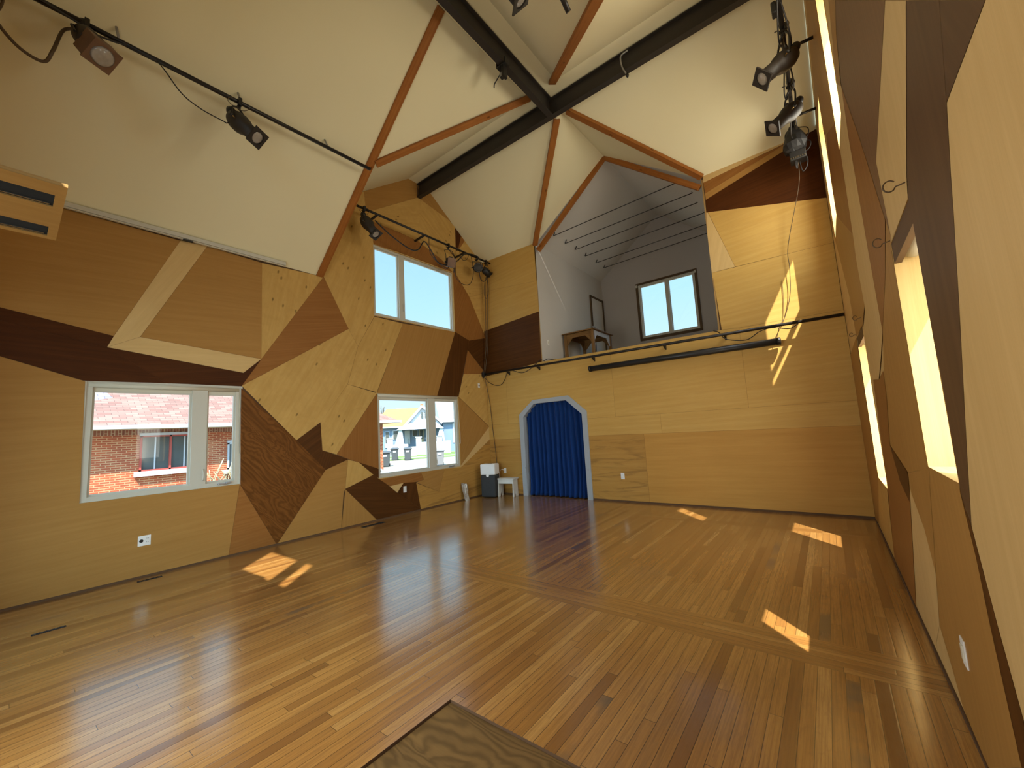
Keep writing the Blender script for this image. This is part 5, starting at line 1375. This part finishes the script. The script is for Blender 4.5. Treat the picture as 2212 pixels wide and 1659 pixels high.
for k in range(16):
    y = -2.75 + rt_.uniform(-0.25, 0.35); b.tube([(HX + 0.5 + rt_.uniform(-0.2, 0.2), y, GZ0), (HX + 0.45, y + rt_.uniform(-0.15, 0.15), 0.2), (HX + 0.4 + rt_.uniform(-0.2, 0.2), y + rt_.uniform(-0.45, 0.25), 0.55 + rt_.uniform(0, 0.55))], 0.014, 5, sub=3)
tag(b.obj('bare_shrub', M['twig']), 'bare straw coloured shrub against the brick house', 'shrub')

# ------------------------------------------------------------------ outside: the street seen through the corner window
FW, RT2 = Vector((-0.7808, 0.6247, 0)), Vector((0.6247, 0.7808, 0))
CAM0 = Vector((6.6302, -7.5549, 0))
def sp(s, D, z): return CAM0 + FW * D + RT2 * s + Vector((0, 0, z))
def sbox(b, s0, s1, D0, D1, z0, z1, mi=0):
    P = [sp(s, D, z) for z in (z0, z1) for s, D in ((s0, D0), (s1, D0), (s1, D1), (s0, D1))]
    for q in ((3, 2, 1, 0), (4, 5, 6, 7), (0, 1, 5, 4), (1, 2, 6, 5), (2, 3, 7, 6), (3, 0, 4, 7)):
        b.face([P[i] for i in q], mi, 0)
def strip_ground(name, D0, D1, mat, label, cat, kind):
    b = B(); b.face([sp(-30, D0, GZ0 + 0.012), sp(30, D0, GZ0 + 0.012), sp(30, D1, GZ0 + 0.012), sp(-30, D1, GZ0 + 0.012)])
    tag(b.obj(name, M[mat], weld=False), label, cat, kind=kind)
strip_ground('lawn', 40.6, 46.5, 'grass', 'sunlit lawn in front of the bungalow across the street', 'grass', 'stuff')
strip_ground('sidewalk', 39.4, 40.6, 'concrete', 'pale concrete sidewalk across the street', 'sidewalk', 'structure')
strip_ground('verge', 37.0, 39.4, 'grass', 'grass verge beside the street', 'grass', 'stuff')

D = 46.5
e = thing('bungalow', 'white and blue bungalow with an orange roof across the street', 'house', sp(0, D + 4, GZ0))
b = B(); sbox(b, -4.4, 3.0, D + 1.2, D + 9, GZ0, 2.62); b.obj('walls', M['ext_slate'], e, weld=False)
b = B()
b.face([sp(-4.9, D + 0.6, 2.55), sp(0.2, D + 0.6, 2.55), sp(0.75, D + 5, 4.85), (sp(-3.4, D + 5, 4.85))], 0, 0)
b.face([sp(-4.9, D + 0.6, 2.55), sp(-4.9, D + 9.5, 2.55), sp(-3.4, D + 5, 4.85)], 0, 0)
b.face([sp(0.75, D + 0.3, 4.75), sp(0.75, D + 6, 4.75), sp(2.95, D + 6, 2.75), sp(2.95, D + 0.3, 2.75)], 0, 0)
b.face([sp(0.75, D + 0.3, 4.75), sp(0.75, D + 6, 4.75), sp(-1.15, D + 6, 2.70), sp(-1.15, D + 0.3, 2.70)], 0, 0)
rf = b.obj('roof', M['shingle_orange'], e, weld=False)
b = B()
b.face([sp(-1.05, D + 0.6, 2.55), sp(2.85, D + 0.6, 2.55), sp(0.75, D + 0.6, 4.66)]); b.obj('gable_wall', M['ext_white'], e, weld=False)
b = B()
for s0, s1 in ((-1.15, 0.75), (2.95, 0.75)):
    b.bar(sp(s0, D + 0.28, 2.66 if s0 < 0 else 2.72), sp(s1, D + 0.28, 4.74), 0.06, 0.24)
b.bar(sp(-4.9, D + 0.55, 2.50), sp(-1.0, D + 0.55, 2.50), 0.08, 0.14)
b.obj('rake_board', M['ext_white'], rf)
b = B()
for s in (0.62, 1.02):
    for z in (3.34, 3.74):
        sbox(b, s, s + 0.24, D + 0.5, D + 0.58, z, z + 0.32)
b.obj('gable_window', M['ext_glass'], e)
b = B()
b.face([sp(-2.05, D - 2.0, 2.12), sp(2.95, D - 2.0, 2.12), sp(2.2, D + 0.6, 2.9), sp(-0.95, D + 0.6, 2.9)])
b.face([sp(-2.05, D - 2.0, 2.12), sp(-2.05, D + 1.2, 2.12), sp(-0.95, D + 0.6, 2.9)]); b.face([sp(2.95, D - 2.0, 2.12), sp(2.95, D + 1.2, 2.12), sp(2.2, D + 0.6, 2.9)])
b.obj('porch_roof', M['ext_white'], e, weld=False)
for s in (-1.65, 2.65):
    b = B(); P = [(s - 0.55, 0.55), (s + 0.42, 0.55), (s + 0.20, 2.12), (s - 0.12, 2.12)]
    b.prism([sp(a, D - 1.8, z) for a, z in P], FW * 0.4); b.obj('porch_column', M['ext_white'], e)
for s in (-2.66, 0.25, 2.4):
    b = B(); sbox(b, s - 0.28, s + 0.28, D - 2.3, D - 1.75, GZ0, 1.22); sbox(b, s - 0.34, s + 0.34, D - 2.36, D - 1.7, 1.22, 1.32); b.obj('porch_pier', M['ext_white'], e)
b = B(); sbox(b, -2.6, -0.85, D - 2.15, D - 1.9, GZ0, 0.62); sbox(b, 0.3, 3.6, D - 2.15, D - 1.9, GZ0, 0.72); b.obj('porch_wall', M['ext_white'], e)
b = B()
for k in range(5):
    sbox(b, -0.7, 0.0, D - 3.6 + 0.32 * k, D - 1.8, GZ0 + 0.18 * k, GZ0 + 0.18 * (k + 1))
b.obj('steps', M['concrete'], e)
b = B(); b.tube([sp(-0.75, D - 3.6, 0.35), sp(-0.75, D - 2.0, 1.15)], 0.03, 6); b.tube([sp(-0.75, D - 3.5, GZ0), sp(-0.75, D - 3.5, 0.4)], 0.025, 6); b.tube([sp(0.3, D - 2.0, 1.15), sp(2.2, D - 2.0, 1.15)], 0.025, 6)
for k in range(8):
    b.tube([sp(0.5 + 0.22 * k, D - 2.0, 0.7), sp(0.5 + 0.22 * k, D - 2.0, 1.15)], 0.018, 5)
b.obj('railing', M['black'], e)
for s0, s1, z0, z1, nm, mt in ((-3.35, -2.95, 0.3, 2.05, 'side_door', 'ext_blue'), (0.42, 0.80, 0.55, 2.05, 'front_door', 'ext_cream'), (-0.35, 0.1, 1.4, 2.05, 'window', 'ext_white'), (1.85, 2.2, 1.1, 2.05, 'window', 'ext_white'), (-2.5, -2.0, 1.2, 2.1, 'window', 'ext_white'), (-1.2, -0.72, 0.6, 2.0, 'blind', 'ext_white')):
    b = B(); sbox(b, s0 - 0.05, s1 + 0.05, D + 1.10, D + 1.19, z0 - 0.05, z1 + 0.05); w = b.obj(nm, M[mt], e)
    if nm != 'blind':
        b = B(); sbox(b, s0 + 0.02, s1 - 0.02, D + 1.05, D + 1.09, z0 + (0.02 if nm == 'window' else 0.5), z1 - 0.02); b.obj('pane', M['ext_glass'], w)
b = B(); sbox(b, 0.62, 0.98, D + 5, D + 5.4, 4.6, 5.35); b.obj('chimney', M['brick'], e)
D2 = 47.5
e = thing('blue_house', 'slate blue house with a pale roof at the right edge of the corner window', 'house', sp(5.5, D2 + 4, GZ0))
b = B(); sbox(b, 3.05, 9.0, D2, D2 + 8, GZ0, 2.95); b.obj('walls', M['ext_slate'], e, weld=False)
b = B(); b.face([sp(2.7, D2 - 0.5, 3.0), sp(9.5, D2 - 0.5, 3.0), sp(9.5, D2 + 6, 6.2), sp(2.4, D2 + 6, 6.2)]); b.obj('roof', M['shingle_grey'], e, weld=False)
b = B(); sbox(b, 2.7, 9.5, D2 - 0.6, D2 - 0.45, 2.78, 3.02); b.obj('eave_board', M['ext_white'], e)
b = B(); sbox(b, 4.15, 4.4, D2 - 0.1, D2 - 0.02, 0.4, 2.7); b.obj('corner_post', M['ext_white'], e)

def bin_(label, s, Dd, mat='bin', k=1.0):
    e = thing('wheelie_bin', label, 'bin', sp(s, Dd, GZ0), 'trash bins along the street')
    def ring(z, hw, hd): return [sp(s + a * hw * k, Dd + c_ * hd * k, GZ0 + z * k) for a, c_ in ((-1, -1), (1, -1), (1, 1), (-1, 1))]
    b = B(); b.ring_faces([ring(0.05, 0.24, 0.27), ring(0.95, 0.31, 0.36)], 0, True, False); b.obj('body', M[mat], e, bevel=0.02)
    b = B(); b.ring_faces([ring(0.95, 0.36, 0.41), ring(1.02, 0.36, 0.42), ring(1.10, 0.26, 0.30)], 0, True, False); b.obj('lid', M[mat], e, bevel=0.01)
    for a in (-0.26, 0.26):
        b = B(); b.cyl(sp(s + a * k - 0.03, Dd + 0.28 * k, GZ0 + 0.11 * k), sp(s + a * k + 0.03, Dd + 0.28 * k, GZ0 + 0.11 * k), 0.11 * k, 14); b.obj('wheel', M['black'], e)
    b = B(); sbox(b, s - 0.12 * k, s + 0.12 * k, Dd - 0.37 * k, Dd - 0.345 * k, GZ0 + 0.70 * k, GZ0 + 0.84 * k); b.obj('sticker', M['ext_white'], e)
def sOf(P, D_): return (Vector(P) - CAM0 - FW * D_).dot(RT2)
bin_('dark trash bin left of the pair, standing on the verge', sOf((-23.95, 14.52, 0), 37.62), 37.3)
bin_('dark trash bin right of the pair, in front of the porch steps', sOf((-22.18, 14.55, 0), 36.26), 36.1)
bin_('pale grey trash bin in the narrow right pane of the corner window', sOf((-14.19, 10.99, 0), 27.8), 27.8, 'bin_pale')
bin_('dark trash bin beside the corner of the brick house', sOf((-18.44, 9.76, 0), 30.35), 30.2)

# bare tree behind the roofs
e = B(); rt_ = random.Random(8)
base = sp(-4.6, 58, GZ0)
e.tube([base, base + Vector((0, 0, 2.5)), base + Vector((0.1, 0, 4.2))], 0.16, 7)
for k in range(26):
    a = rt_.uniform(0, 6.28); h = rt_.uniform(2.6, 4.4); l = rt_.uniform(1.0, 2.8); p0 = base + Vector((0, 0, h))
    d_ = Vector((math.cos(a), math.sin(a), rt_.uniform(0.5, 1.2))).normalized()
    p1 = p0 + d_ * l * 0.5; p2 = p0 + d_ * l + Vector((0, 0, 0.3))
    e.tube([p0, p1, p2], 0.035, 5, sub=2)
    for j in range(3):
        e.tube([p1, p1 + Vector((rt_.uniform(-0.6, 0.6), rt_.uniform(-0.6, 0.6), rt_.uniform(0.3, 1.0)))], 0.018, 4, sub=1)
tag(e.obj('bare_tree', M['bark'], weld=False), 'bare leafless tree behind the orange roof', 'tree')

# white car parked outside the corner window
cx_, cy_ = -6.6, -0.75
e = thing('car', 'white car parked just outside the corner window', 'car', (cx_, cy_, GZ0))
prof = [(-2.15, 0.28), (2.15, 0.28), (2.20, 0.60), (2.10, 0.80), (1.75, 0.90), (1.05, 1.38), (-0.75, 1.42), (-1.35, 0.98), (-2.10, 0.86), (-2.22, 0.60)]
b = B(); b.prism([(cx_ - 0.85, cy_ + a, GZ0 + z) for a, z in prof], (1.7, 0, 0)); b.obj('body', M['car'], e, bevel=0.05)
for sx in (-1, 1):
    b = B(); b.prism([(cx_ + sx * 0.855, cy_ + a, GZ0 + z) for a, z in ((1.55, 0.94), (0.98, 1.32), (-0.68, 1.35), (-1.15, 0.98))], (sx * 0.012, 0, 0)); b.obj('side_window', M['ext_glass'], e)
b = B(); b.prism([(cx_ - 0.72, cy_ + 1.70, GZ0 + 0.955), (cx_ + 0.72, cy_ + 1.70, GZ0 + 0.955), (cx_ + 0.66, cy_ + 1.10, GZ0 + 1.366), (cx_ - 0.66, cy_ + 1.10, GZ0 + 1.366)], (0, 0.008, 0.010)); b.obj('windscreen', M['ext_glass'], e)
for a in (-1.35, 1.35):
    for sx in (-1, 1):
        b = B(); b.cyl((cx_ + sx * 0.70, cy_ + a, GZ0 + 0.32), (cx_ + sx * 0.88, cy_ + a, GZ0 + 0.32), 0.32, 22); b.obj('wheel', M['black'], e)
